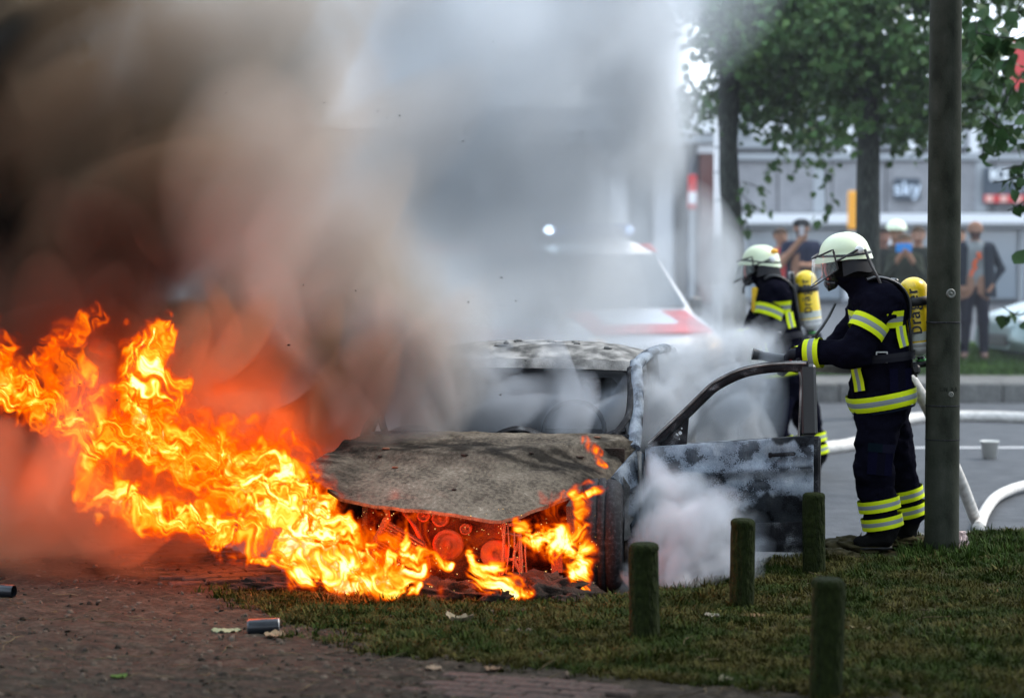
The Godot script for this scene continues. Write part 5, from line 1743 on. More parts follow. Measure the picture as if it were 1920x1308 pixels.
	b = bystander("man in dark jacket with a white sleeve, right of the thick tree trunk", 1656, 31.0, 1.7, 0.35, {"arms": hang, "skin": Color(0.28, 0.15, 0.11) * 0.75, "top": dark, "trousers": dark, "hair": Color(0.02, 0.016, 0.014)})
	s = Shape.new()
	s.tube([Vector3(-0.21, 1.36, 0.02), Vector3(-0.265, 1.12, 0.0), Vector3(-0.25, 0.95, 0.06)], [0.07, 0.06, 0.05], 14)
	part("white_sleeve", s.done(), mat(0.6, 0.62, 0.66, 0.8), b)
	b = bystander("firefighter with a pale helmet standing behind the two onlookers", 1681, 32.5, 1.75, -0.3, {"arms": hang, "skin": skin, "top": Color(0.02, 0.024, 0.03), "trousers": dark})
	s = Shape.new()
	s.grid(20, 10, func(u, w):
		var a2: float = TAU * (u if u < 1.0 else 0.0)
		var e: float = w * 1.6
		return Vector3(cos(a2) * sin(e) * 0.145, 1.69 + cos(e) * 0.135, sin(a2) * sin(e) * 0.16))
	part("helmet", s.done(), mat(0.62, 0.7, 0.5, 0.4), b)
	b = bystander("person in olive jacket holding up a blue phone with both hands", 1697, 30.6, 1.62, -0.2, {"arms": [[Vector3(-0.2, 1.42, 0), Vector3(-0.25, 1.2, 0.16), Vector3(-0.05, 1.46, 0.3)], [Vector3(0.2, 1.42, 0), Vector3(0.25, 1.2, 0.16), Vector3(0.09, 1.44, 0.3)]], "skin": skin, "top": Color(0.03, 0.032, 0.026) * 0.75, "trousers": dark, "hair": Color(0.06, 0.04, 0.025)})
	s = Shape.new()
	s.box(Vector3(0.0, 1.44, 0.32), Vector3(0.2, 0.11, 0.014), Basis.IDENTITY, 0.005)
	solo("phone", s.done(), mat(0.02, 0.2, 0.55, 0.3), "bright blue phone held up between the onlookers", "phone", "", b.position, b.rotation.y)
	bystander("man with short brown hair in dark olive jacket close to the lamp post's left edge", 1722, 31.0, 1.72, -0.25, {"arms": [[Vector3(-0.2, 1.42, 0), Vector3(-0.26, 1.17, 0.1), Vector3(-0.16, 1.38, 0.26)], hang[1]], "skin": Color(0.38, 0.22, 0.16) * 0.75, "top": Color(0.024, 0.03, 0.026) * 0.75, "trousers": dark, "hair": Color(0.05, 0.032, 0.02)})
	bystander("person with dark hair mostly hidden behind the lamp post's right edge", 1798, 32.0, 1.72, 0.2, {"arms": hang, "skin": skin, "top": Color(0.03, 0.034, 0.03), "trousers": dark, "hair": Color(0.02, 0.016, 0.014)})
	b = bystander("bearded man with shaved head in grey printed shirt and open dark jacket", 1829, 30.5, 1.8, -0.12, {"arms": [[Vector3(-0.2, 1.42, 0), Vector3(-0.32, 1.15, -0.05), Vector3(-0.2, 0.96, 0.08)], [Vector3(0.2, 1.42, 0), Vector3(0.34, 1.15, -0.06), Vector3(0.21, 0.95, 0.08)]], "skin": Color(0.3, 0.17, 0.12) * 0.75, "beard": Color(0.045, 0.03, 0.025), "top": Color(0.012, 0.016, 0.024), "shirt": Color(0.2, 0.22, 0.23) * 0.75, "trousers": Color(0.009, 0.011, 0.018), "shoes": Color(0.16, 0.1, 0.08)})
	for sx in [-1, 1]:      # the open jacket's fronts
		s = Shape.new()
		s.slab(8, 14, func(u, w):
			var a2: float = lerp(0.35, 1.6, u)
			return Vector3(sx * (0.03 + lerp(0.19, 0.26, w) * sin(a2)), lerp(1.46, 0.8 if sx == 1 else 0.95, w), 0.02 + lerp(0.13, 0.15, w) * cos(a2)), Vector3(0, 0, -0.012))
		part("jacket_front", s.done(), mat(0.011, 0.015, 0.023, 0.85), b)
	rng.seed = 31
	for k in 7:
		part("shirt_print", lump(Vector3(0.05 - 0.018 * k + rng.randf_range(-0.02, 0.02), 1.36 - 0.045 * k, 0.138), Vector3(0.03, 0.024, 0.006), 0.5, 500 + k, 10, 6), mat(0.55, 0.1, 0.03, 0.8), b)

# ---------------------------------------------------------------- posts and litter
func build_small_things():
	var g := G(1766, 1032)
	var post = thing("lamp_post", "tall grey green post with dark stains rising out of the picture", "post", g)
	var s := Shape.new()
	var n := noise(97, 3.0, 3)
	s.grid(28, 60, func(u, v):
		var a: float = TAU * (u if u < 1.0 else 0.0)
		var y := lerpf(-0.05, 7.0, v)
		var r := lerpf(0.102, 0.083, v) + 0.0012 * n.get_noise_3d(cos(a), y * 3.0, sin(a))
		return Vector3(r * cos(a), y, r * sin(a)))
	part("shaft", s.done(), M.pole, post)
	for y in [0.66, 0.86, 1.35]:
		part("seam", lathe_mesh([Vector2(0.099, y - 0.004), Vector2(0.1022, y - 0.002), Vector2(0.1022, y + 0.002), Vector2(0.099, y + 0.004)], 28), M.char, post)
	for q in [[0.025, 1.52, 0.028], [0.03, 0.93, 0.016]]:
		s = Shape.new()
		var c := Vector3(q[0], q[1], sqrt(0.0985 * 0.0985 - q[0] * q[0]))
		s.lathe([Vector2(q[2], -0.01), Vector2(q[2], 0.005), Vector2(q[2] * 0.6, 0.008), Vector2(q[2] * 0.55, 0.003), Vector2(q[2] * 0.3, 0.003), Vector2(q[2] * 0.25, 0.01), Vector2(0.001, 0.01)], 20, Transform3D(Basis(Vector3.UP, 0.25) * Basis(Vector3.RIGHT, PI * 0.5), c))
		part("cover_bolt", s.done(), mat(0.1, 0.105, 0.09, 0.5), post)
	for q in [["UN", -0.012], ["K-S", 0.052]]:
		var w = part("lettering", words(q[0], 0.032, 0.002), mat(0.012, 0.013, 0.011, 0.8), post)
		w.rotation.y = asin(q[1] / 0.0995)
		w.position = Vector3(q[1], 0.958, sqrt(0.0995 * 0.0995 - q[1] * q[1]))
	# mossy wooden bollards
	for q in [[1209, 1204, 57, 1020, 0.02, "mossy wooden bollard farthest left, in front of the smoking wheel"], [1391, 1140, 47, 973, -0.015, "mossy wooden bollard in the middle of the row, below the open door"], [1527, 1078, 43, 925, 0.012, "mossy wooden bollard in front of the open door's outer end"], [1548, 1302, 63, 1075, -0.03, "darkest and nearest bollard, cut by the bottom border"]]:
		g = G(q[0], q[1])
		var sc: float = FOCAL / -g.z
		var h: float = (q[1] - q[3]) / sc
		var r: float = q[2] * 0.5 / sc
		var bo = thing("bollard", q[5], "bollard", Vector3(g.x, verge_y(g.x, -g.z), g.z), q[4] * 20.0, "wooden bollards on the verge")
		s = Shape.new()
		var seed_ := float(q[0])
		s.grid(56, 26, func(u, v):
			var a: float = TAU * (u if u < 1.0 else 0.0)
			var y: float = lerpf(-0.05, h - 0.02, v) + 0.006 * v * sin(a + seed_)
			var rr := r * (1.0 + 0.03 * n.get_noise_3d(cos(a) * 1.2 + seed_, y * 2.0, sin(a) * 1.2) - 0.035 * pow(absf(sin(a * 3.5 + seed_ + 0.6 * n.get_noise_2d(y * 3.0, seed_))), 14.0) - 0.02 * smoothstep(h * 0.8, h, y))
			return Vector3(rr * cos(a), y, rr * sin(a)))
		part("shaft", s.done(), M.mossy, bo)
		s = Shape.new()
		s.lathe([Vector2(r * 0.97, h - 0.03), Vector2(r * 0.985, h - 0.018), Vector2(r * 0.94, h - 0.006), Vector2(r * 0.8, h + 0.001), Vector2(r * 0.4, h + 0.003), Vector2(0.001, h + 0.002)], 28, Transform3D(Basis(Vector3.RIGHT, 0.05 * sin(seed_)), Vector3.ZERO))
		part("top", s.done(), M.mossy, bo)
		bo.rotation.z = q[4]
	# cans
	g = G(495, 1186)
	s = Shape.new()
	can_shape(s)
	var can = thing("drink_can", "black can lying on its side at the edge of the grass", "can", Vector3(g.x, verge_y(g.x, -g.z) + 0.04, g.z))
	var cm := mat(0.014, 0.016, 0.02, 0.35, 0.3)
	part("can_body", s.done(), cm, can)
	s = Shape.new()
	s.lathe([Vector2(0.0315, 0.066), Vector2(0.0305, 0.071), Vector2(0.027, 0.069), Vector2(0.001, 0.069)], 24, Transform3D(Basis(Vector3.FORWARD, PI * 0.5), Vector3.ZERO))
	part("can_lid", s.done(), mat(0.25, 0.25, 0.25, 0.4, 0.6), can)
	can.rotation = Vector3(0.0, 0.12, 0.03)
	can.scale = Vector3(1.0, 1.15, 1.15)
	g = G(4, 1122)
	s = Shape.new()
	can_shape(s)
	can = solo("drink_can", s.done(), cm, "dark can half cut off by the left border", "can", "", Vector3(g.x, verge_y(g.x, -g.z) + 0.036, g.z), -0.3)
	# paper cup on the road
	g = G(1856, 860, -0.12)
	s = Shape.new()
	s.lathe([Vector2(0.001, 0.0), Vector2(0.06, 0.0), Vector2(0.082, 0.15), Vector2(0.086, 0.15), Vector2(0.086, 0.158), Vector2(0.078, 0.156), Vector2(0.056, 0.008), Vector2(0.001, 0.008)], 22)
	solo("bucket", s.done(), mat(0.5, 0.5, 0.47, 0.6), "small pale tub standing alone on the road right of the post", "tub", "", Vector3(g.x, -0.115, g.z))
	# crumpled paper by the post
	g = G(1808, 1032)
	s = Shape.new()
	var np := noise(98, 14.0, 2)
	s.slab(10, 10, func(u, v): return Vector3((u - 0.5) * 0.1 * (1.0 - 0.3 * v), v * 0.1, 0.03 * np.get_noise_2d(u * 2.0, v * 2.0) - 0.04 * v), Vector3(0, 0, -0.002))
	solo("paper_scrap", s.done(), mat(0.45, 0.35, 0.34, 0.8), "crumpled pinkish paper scrap in the grass at the lamp post's foot", "paper", "", Vector3(g.x, 0.01, g.z), 0.4)
	# dead leaves, each its own
	var lc := [["pale greenish dead leaf lying on the dirt left of the black can", 424, 1184, 0.14, 0.1, Color(0.3, 0.33, 0.2)], ["brown curled leaf just below the black can", 514, 1197, 0.14, 0.3, Color(0.26, 0.19, 0.12)], ["large curled tan leaf on the grass right of the can", 862, 1175, 0.15, 1.2, Color(0.32, 0.26, 0.17)], ["flat tan leaf on the grass midway along the bottom", 737, 1199, 0.09, 0.2, Color(0.3, 0.23, 0.13)], ["whitish withered leaf between the left and middle bollards", 1336, 1166, 0.1, 0.6, Color(0.4, 0.37, 0.3)], ["brown leaf at the middle bollard's foot", 1412, 1163, 0.11, 0.2, Color(0.25, 0.15, 0.09)], ["tan leaf by the near brick strip", 812, 1263, 0.1, 0.25, Color(0.28, 0.21, 0.15)], ["brown leaf right of the near brick strip", 925, 1262, 0.08, 0.7, Color(0.27, 0.18, 0.12)], ["orange brown leaf in the grass at the right border", 1872, 1110, 0.08, 0.3, Color(0.32, 0.16, 0.06)], ["grey brown leaf on the grass just below the flames", 630, 1120, 0.09, 0.5, Color(0.2, 0.17, 0.11)], ["small green leaf alone on the dark dirt at lower left", 222, 1280, 0.07, 0.3, Color(0.12, 0.2, 0.05)], ["pale bent leaf left of the nearest bollard", 1360, 1278, 0.09, 0.8, Color(0.3, 0.28, 0.2)], ["withered leaf right of the nearest bollard", 1612, 1188, 0.1, 0.5, Color(0.3, 0.25, 0.15)]]
	var kk := 0
	for q in lc:
		g = G(q[1], q[2])
		var cs := noise(600 + kk, 9.0, 2)
		s = Shape.new()
		var sz: float = q[3]
		var curl: float = q[4]
		s.slab(14, 8, func(u, v):
			var hw := pow(sin(PI * clampf(u * 0.96 + 0.02, 0, 1)), 0.7) * (0.75 + 0.25 * absf(sin(u * 9.0))) * 0.36
			var x: float = (u - 0.5) * sz
			var y: float = (v - 0.5) * 2.0 * hw * sz
			return Vector3(x, curl * 1.6 * (absf(y) * absf(y) / sz + x * x / sz * 0.6) + 0.012 * cs.get_noise_2d(u * 1.5, v), y), Vector3(0, -0.0015, 0))
		var lm := mat(q[5].r * 0.55, q[5].g * 0.55, q[5].b * 0.55, 0.8)
		solo("dead_leaf", s.done(), lm, q[0], "leaf", "dead leaves on the ground", Vector3(g.x, verge_y(g.x, -g.z) + 0.014, g.z), kk * 1.3)
		kk += 1
	# twigs and grit on the dirt: nobody could count them
	rng.seed = 41
	var tw := []
	var tc := []
	for i in 420:
		var p := G(rng.randf_range(-20, 1900), rng.randf_range(1085, 1320))
		if -p.z > edge_at(p.x) - 0.1: continue
		p.y = verge_y(p.x, -p.z) + 0.012
		var sc := rng.randf_range(0.3, 1.0)
		tw.append(Transform3D(Basis(Vector3.UP, rng.randf() * TAU) * Basis(Vector3.FORWARD, rng.randf_range(-0.25, 0.25)) * Basis.from_scale(Vector3(sc, sc, sc)), p))
		tc.append(Color(0.1, 0.078, 0.045) * rng.randf_range(0.3, 1.1))
	s = Shape.new()
	s.tube(smooth_path([Vector3(-0.08, 0, 0), Vector3(-0.02, 0.006, 0.012), Vector3(0.03, 0.002, -0.006), Vector3(0.09, 0.008, 0.01)], 2), [0.0016, 0.0022, 0.0026, 0.0026, 0.0022, 0.0018, 0.0013], 5)
	var litter := Node3D.new()
	litter.name = "ground_litter"
	add_child(litter)
	tag(litter, "twigs, dry stalks and grit scattered over the dirt and grass", "litter", "", "stuff")
	copies("twigs", s.done(), vertex_mat(0.85), tw, tc, litter)
	tw = []
	tc = []
	for i in 4200:
		var p := G(rng.randf_range(-40, 1100), rng.randf_range(1050, 1330))
		if -p.z > edge_at(p.x) - 0.1: continue
		p.y = verge_y(p.x, -p.z) + 0.008
		var sc := pow(rng.randf(), 5.0) * 2.2 + 0.35
		tw.append(Transform3D(Basis.from_euler(Vector3(rng.randf() * TAU, rng.randf() * TAU, 0)) * Basis.from_scale(Vector3(sc, sc * 0.6, sc)), p))
		tc.append(Color(0.05, 0.039, 0.03) * rng.randf_range(0.3, 1.7))
	copies("grit", lump(Vector3.ZERO, Vector3(0.008, 0.006, 0.008), 0.4, 55, 6, 4), vertex_mat(0.9), tw, tc, litter)

func can_shape(s: Shape):
	s.lathe([Vector2(0.001, -0.078), Vector2(0.02, -0.076), Vector2(0.026, -0.08), Vector2(0.033, -0.07), Vector2(0.033, 0.055), Vector2(0.031, 0.066)], 24, Transform3D(Basis(Vector3.FORWARD, PI * 0.5), Vector3.ZERO))

# ---------------------------------------------------------------- trees
func leaf_mesh() -> ArrayMesh:
	var s := Shape.new()
	s.grid(2, 4, func(u, v):
		var w: float = [0.0, 0.42, 0.5, 0.3, 0.0][roundi(v * 4)]
		var x: float = (u - 0.5) * 2.0 * w
		return Vector3(x, -v * 1.15 + 0.0, 0.22 * absf(x) + 0.12 * sin(v * 3.0)))
	return s.done()

func limb(root, called, pts, radii, m):
	var s := Shape.new()
	s.tube(smooth_path(pts, 5), radii_along(radii, (pts.size() - 1) * 5 + 1), 12)
	return part(called, s.done(), m, root)

func radii_along(r: Array, n: int) -> Array:
	var out := []
	for i in n:
		var t := float(i) / (n - 1) * (r.size() - 1)
		var k := mini(int(t), r.size() - 2)
		out.append(lerpf(r[k], r[k + 1], t - k))
	return out

func clumps(list: Array, leaf: float, rate: float, tint: Color) -> Array:
	# [centre, radii] ellipsoids filled with drooping leaves, denser towards sub-clumps
	var out := []
	var cols := []
	for c in list:
		var r: Vector3 = c[1]
		var n := int(rate * r.x * r.y * r.z)
		var subs := []
		for k in maxi(5, int(n / 60.0)):
			var v := Vector3(rng.randfn(), rng.randfn(), rng.randfn()).normalized() * pow(rng.randf(), 0.4)
			subs.append([c[0] + v * r, rng.randf_range(0.65, 1.35)])
		for i in n:
			var sb: Array = subs[rng.randi() % subs.size()]
			var p: Vector3 = sb[0] + Vector3(rng.randfn(), rng.randfn() * 0.8, rng.randfn()) * 0.3 * r.length() / sqrt(subs.size()) * 1.5
			add_leaf(out, cols, p, leaf, tint * sb[1])
	return [out, cols]

func add_leaf(out, cols, p, leaf, tint):
	var b := Basis(Vector3.UP, rng.randf() * TAU) * Basis(Vector3.RIGHT, rng.randf_range(-1.1, 1.1)) * Basis(Vector3.FORWARD, rng.randf_range(-0.7, 0.7))
	out.append(Transform3D(b * Basis.from_scale(Vector3.ONE * leaf * rng.randf_range(0.65, 1.2)), p))
	var c: Color = tint * rng.randf_range(0.7, 1.35)
	cols.append(c.lerp(Color(c.g * 0.9, c.g * 1.15, c.b), rng.randf() * 0.35))

func sprig(out, cols, root, pts: Array, leaf, gap, tint, m):
	var path := smooth_path(pts, 8)
	var s := Shape.new()
	s.tube(path, 0.006, 5)
	part("twig", s.done(), m, root)
	var total := 0.0
	for i in path.size() - 1: total += path[i].distance_to(path[i + 1])
	var n := int(total / gap)
	for i in n:
		var p: Vector3 = path[int(float(i) / n * (path.size() - 1))]
		for k in 2:
			add_leaf(out, cols, p + Vector3(rng.randfn(), rng.randfn() * 0.5 - 0.3, rng.randfn()) * gap * 0.8, leaf, tint)

func build_trees():
	var leaf_mat := vertex_mat(0.5)
	leaf_mat.backlight_enabled = true
	leaf_mat.backlight = Color(0.6, 0.6, 0.6)
	var lm := leaf_mesh()
	rng.seed = 1234
	var green := Color(0.052, 0.115, 0.036)
	# first tree: dark wavering trunk right of the white pole
	var d := 27.0
	var g := P(1378, 600, d)
	var t = thing("tree", "street tree with dark wavering trunk just right of the white pole", "tree", Vector3(g.x, 0.15, g.z), 0.0, "street trees across the road")
	var off: Vector3 = t.position
	var q := func(px, py, dd): return P(px, py, dd) - off
	limb(t, "trunk", [Vector3(q.call(1380, 0, d).x, -0.3, 0), q.call(1376, 520, d), q.call(1374, 430, d), q.call(1368, 340, d), q.call(1366, 270, d), q.call(1367, 190, d), q.call(1368, 90, d), q.call(1366, -60, d), q.call(1370, -240, d)], [0.17, 0.125, 0.12, 0.115, 0.105, 0.125, 0.12, 0.12, 0.1], M.bark)
	limb(t, "bough", [q.call(1368, 150, d), q.call(1420, 110, d + 0.3), q.call(1500, 90, d + 0.5), q.call(1600, 60, d + 0.8)], [0.07, 0.05, 0.035, 0.02], M.bark)
	limb(t, "bough", [q.call(1367, 110, d), q.call(1320, 40, d), q.call(1270, -30, d - 0.4), q.call(1200, -90, d - 0.6)], [0.07, 0.05, 0.035, 0.02], M.bark)
	var list := []
	for c in [[1400, 60, 95, 90], [1480, 40, 110, 110], [1560, 110, 95, 80], [1445, 130, 70, 55], [1500, 180, 60, 60], [1540, 215, 45, 60], [1420, -60, 130, 80], [1330, -30, 80, 60], [1560, -40, 140, 90], [1300, 195, 45, 22], [1335, 180, 35, 25], [1250, -110, 110, 60], [1470, 215, 40, 40], [1400, 120, 60, 50], [1420, 200, 40, 50], [1450, 60, 120, 100], [1390, 20, 60, 60]]:
		list.append([q.call(c[0], c[1], d + rng.randf_range(-0.9, 0.9)), Vector3(c[2] / 163.0, c[3] / 163.0, 0.7)])
	var L := clumps(list, 0.09, 4200.0, green * 0.72)
	for p in [[[1470, 200], [1462, 240], [1450, 262]], [[1500, 210], [1480, 262], [1455, 300], [1432, 325]], [[1505, 220], [1500, 290], [1486, 330]], [[1530, 230], [1545, 300], [1548, 360], [1552, 420]], [[1545, 240], [1575, 268], [1590, 285]], [[1392, 340], [1420, 350], [1445, 362]], [[1390, 365], [1415, 385], [1432, 402]], [[1390, 385], [1402, 420], [1400, 445]], [[1430, 170], [1415, 215], [1400, 240]], [[1310, 200], [1290, 225], [1270, 245]], [[1390, 160], [1410, 200], [1425, 235]]]:
		var pts := []
		for w in p: pts.append(q.call(w[0], w[1], d - 0.3))
		sprig(L[0], L[1], t, pts, 0.1, 0.085, green * 0.6, M.bark)
	copies("crown", lm, leaf_mat, L[0], L[1], t)
	# second tree: thick straight trunk behind the near firefighter's helmet
	d = 26.0
	g = P(1630, 600, d)
	t = thing("tree", "street tree with thick straight grey trunk behind the near firefighter's helmet", "tree", Vector3(g.x, 0.15, g.z), 0.0, "street trees across the road")
	off = t.position
	limb(t, "trunk", [Vector3(0, -0.3, 0), q_at(1628, 480, d, off), q_at(1628, 360, d, off), q_at(1629, 250, d, off), q_at(1626, 160, d, off), q_at(1628, 60, d, off), q_at(1632, -120, d, off), q_at(1640, -300, d, off)], [0.17, 0.138, 0.132, 0.125, 0.12, 0.12, 0.11, 0.09], M.bark)
	limb(t, "bough", [q_at(1626, 210, d, off), q_at(1590, 160, d + 0.2, off), q_at(1540, 120, d + 0.4, off), q_at(1470, 90, d + 0.6, off)], [0.08, 0.06, 0.045, 0.02], M.bark)
	limb(t, "bough", [q_at(1628, 170, d, off), q_at(1680, 110, d, off), q_at(1740, 70, d - 0.3, off), q_at(1820, 30, d - 0.5, off)], [0.08, 0.06, 0.04, 0.02], M.bark)
	list = []
	for c in [[1600, 60, 95, 100], [1680, 60, 95, 110], [1740, 140, 70, 90], [1700, 190, 60, 65], [1640, 150, 65, 65], [1575, 170, 50, 60], [1740, 215, 40, 50], [1690, 232, 35, 30], [1820, 80, 80, 80], [1650, -60, 170, 100], [1820, -40, 120, 80], [1780, 200, 60, 50], [1840, 230, 40, 30], [1590, 220, 30, 45]]:
		list.append([q_at(c[0], c[1], d + rng.randf_range(-0.9, 0.9), off), Vector3(c[2] / 169.0, c[3] / 169.0, 0.7)])
	L = clumps(list, 0.09, 3800.0, green * 0.7)
	copies("crown", lm, leaf_mat, L[0], L[1], t)
	# tree behind the van, a dark trunk in the smoke
	d = 38.0
	g = P(862, 600, d)
	t = thing("tree", "small dark tree rising behind the van's roof, blurred by smoke", "tree", Vector3(g.x, 0.3, g.z), 0.0, "street trees across the road")
	off = t.position
	limb(t, "trunk", [Vector3(0, -0.2, 0), q_at(862, 420, d, off), q_at(862, 380, d, off), q_at(860, 330, d, off), q_at(858, 200, d, off)], [0.13, 0.1, 0.08, 0.07, 0.04], M.bark)
	list = []
	for c in [[862, 345, 40, 25], [840, 300, 60, 40], [900, 280, 60, 40], [860, 220, 80, 50], [800, 330, 30, 25]]:
		list.append([q_at(c[0], c[1], d, off), Vector3(c[2] / 116.0, c[3] / 116.0, 0.5)])
	L = clumps(list, 0.12, 1200.0, green * 0.7)
	copies("crown", lm, leaf_mat, L[0], L[1], t)
	# unseen tree added at far left to darken what lies behind the smoke
	for far_ in [[-60, 30.0]]:
		d = far_[1]
		g = P(far_[0], 600, d)
		t = thing("tree", "big tree added behind the black smoke to darken the left border", "tree", Vector3(g.x, -0.1, g.z), 0.0, "street trees across the road")
		off = t.position
		limb(t, "trunk", [Vector3.ZERO, Vector3(0.05, 1.6, 0), Vector3(0, 3.2, 0), Vector3(0.1, 6.0, 0)], [0.22, 0.18, 0.15, 0.08], M.bark)
		list = []
		for k in 8:
			list.append([Vector3(rng.randf_range(-1.5, 1.5), rng.randf_range(2.6, 7.0), rng.randf_range(-0.8, 0.8)), Vector3(1.1, 0.8, 0.9)])
		L = clumps(list, 0.17, 520.0, green * 0.55)
		copies("crown", lm, leaf_mat, L[0], L[1], t)
	# the tree that the camera stands under: its low sprigs hang in at the upper right
	t = thing("tree", "near tree whose dark leafy branches hang in from the upper right corner", "tree", Vector3(7.2, 0.0, -9.0))
	off = t.position
	limb(t, "trunk", [Vector3(0, -0.1, 0), Vector3(0.1, 2.0, 0), Vector3(-0.1, 4.0, 0.1), Vector3(-0.2, 7.0, 0.2)], [0.3, 0.25, 0.2, 0.12], M.bark)
	for b in [[Vector3(-0.1, 3.6, 0), Vector3(-2.5, 4.8, 1.0), Vector3(-6.0, 5.4, 1.5), Vector3(-9.5, 5.6, 1.0)], [Vector3(-0.1, 3.9, 0), Vector3(-2.0, 5.2, -2.0), Vector3(-5.0, 5.9, -2.6), Vector3(-8.0, 6.0, -2.8)], [Vector3(-0.1, 3.4, 0), Vector3(-1.2, 4.3, -4.0), Vector3(-2.2, 4.5, -7.5), Vector3(-2.6, 4.2, -9.5)], [Vector3(-0.1, 3.8, 0), Vector3(-1.0, 5.0, 3.0), Vector3(-4.0, 5.6, 5.0)]]:
		limb(t, "bough", b, [0.12, 0.09, 0.06, 0.03], M.bark)
	list = []
	for k in 110:  # unseen crown overhead, spread and thickened to shade the foreground
		var x := rng.randf_range(-8.0, 8.0)
		var z := rng.randf_range(-10.4, 4.0)
		var y := rng.randf_range(3.9, 6.6)
		list.append([Vector3(x, y, z) - off, Vector3(1.0, 0.45, 1.0)])
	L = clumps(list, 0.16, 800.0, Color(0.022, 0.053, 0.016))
	for p in [[[1960, -40], [1890, 40], [1850, 90], [1815, 130]], [[1960, 20], [1900, 100], [1860, 150], [1825, 190]], [[1980, 60], [1910, 150], [1880, 200], [1850, 260], [1842, 295]], [[1990, 100], [1930, 180], [1910, 240], [1895, 270]], [[1970, 0], [1920, 60], [1880, 70], [1830, 60]], [[1880, -30], [1850, 20], [1820, 60], [1808, 110]], [[1990, 250], [1940, 300], [1905, 312], [1880, 318]], [[1990, 290], [1935, 318], [1900, 335], [1862, 342]], [[1990, 350], [1940, 365], [1910, 385], [1890, 395]], [[1990, 150], [1920, 220], [1880, 240], [1840, 210]], [[2000, 420], [1950, 455], [1915, 480]], [[1990, 520], [1945, 560], [1915, 590], [1880, 575]], [[1840, -40], [1830, 30], [1840, 100], [1870, 150]], [[1930, -40], [1905, 30], [1880, 120], [1890, 190]]]:
		var pts := []
		var dd := rng.randf_range(18.0, 20.5)
		for w in p: pts.append(P(w[0], w[1], dd) - off)
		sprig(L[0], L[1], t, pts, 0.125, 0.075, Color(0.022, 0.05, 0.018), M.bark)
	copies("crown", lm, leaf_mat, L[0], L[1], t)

func q_at(px, py, d, off) -> Vector3:
	return P(px, py, d) - off

# ---------------------------------------------------------------- fire: wrinkled luminous sheets in depth
var heat_ramp := [[0.0, Color(0.9, 0.03, 0.0)], [0.22, Color(1.15, 0.07, 0.001)], [0.42, Color(1.35, 0.14, 0.003)], [0.62, Color(1.5, 0.27, 0.007)], [0.86, Color(1.6, 0.5, 0.02)], [1.08, Color(1.75, 0.9, 0.07)], [1.32, Color(1.9, 1.3, 0.25)], [1.65, Color(2.0, 1.75, 0.85)]]

func heat_color(h: float) -> Color:
	for i in heat_ramp.size() - 1:
		if h <= heat_ramp[i + 1][0]:
			return heat_ramp[i][1].lerp(heat_ramp[i + 1][1], clampf((h - heat_ramp[i][0]) / (heat_ramp[i + 1][0] - heat_ramp[i][0]), 0.0, 1.0))
	return heat_ramp[-1][1]

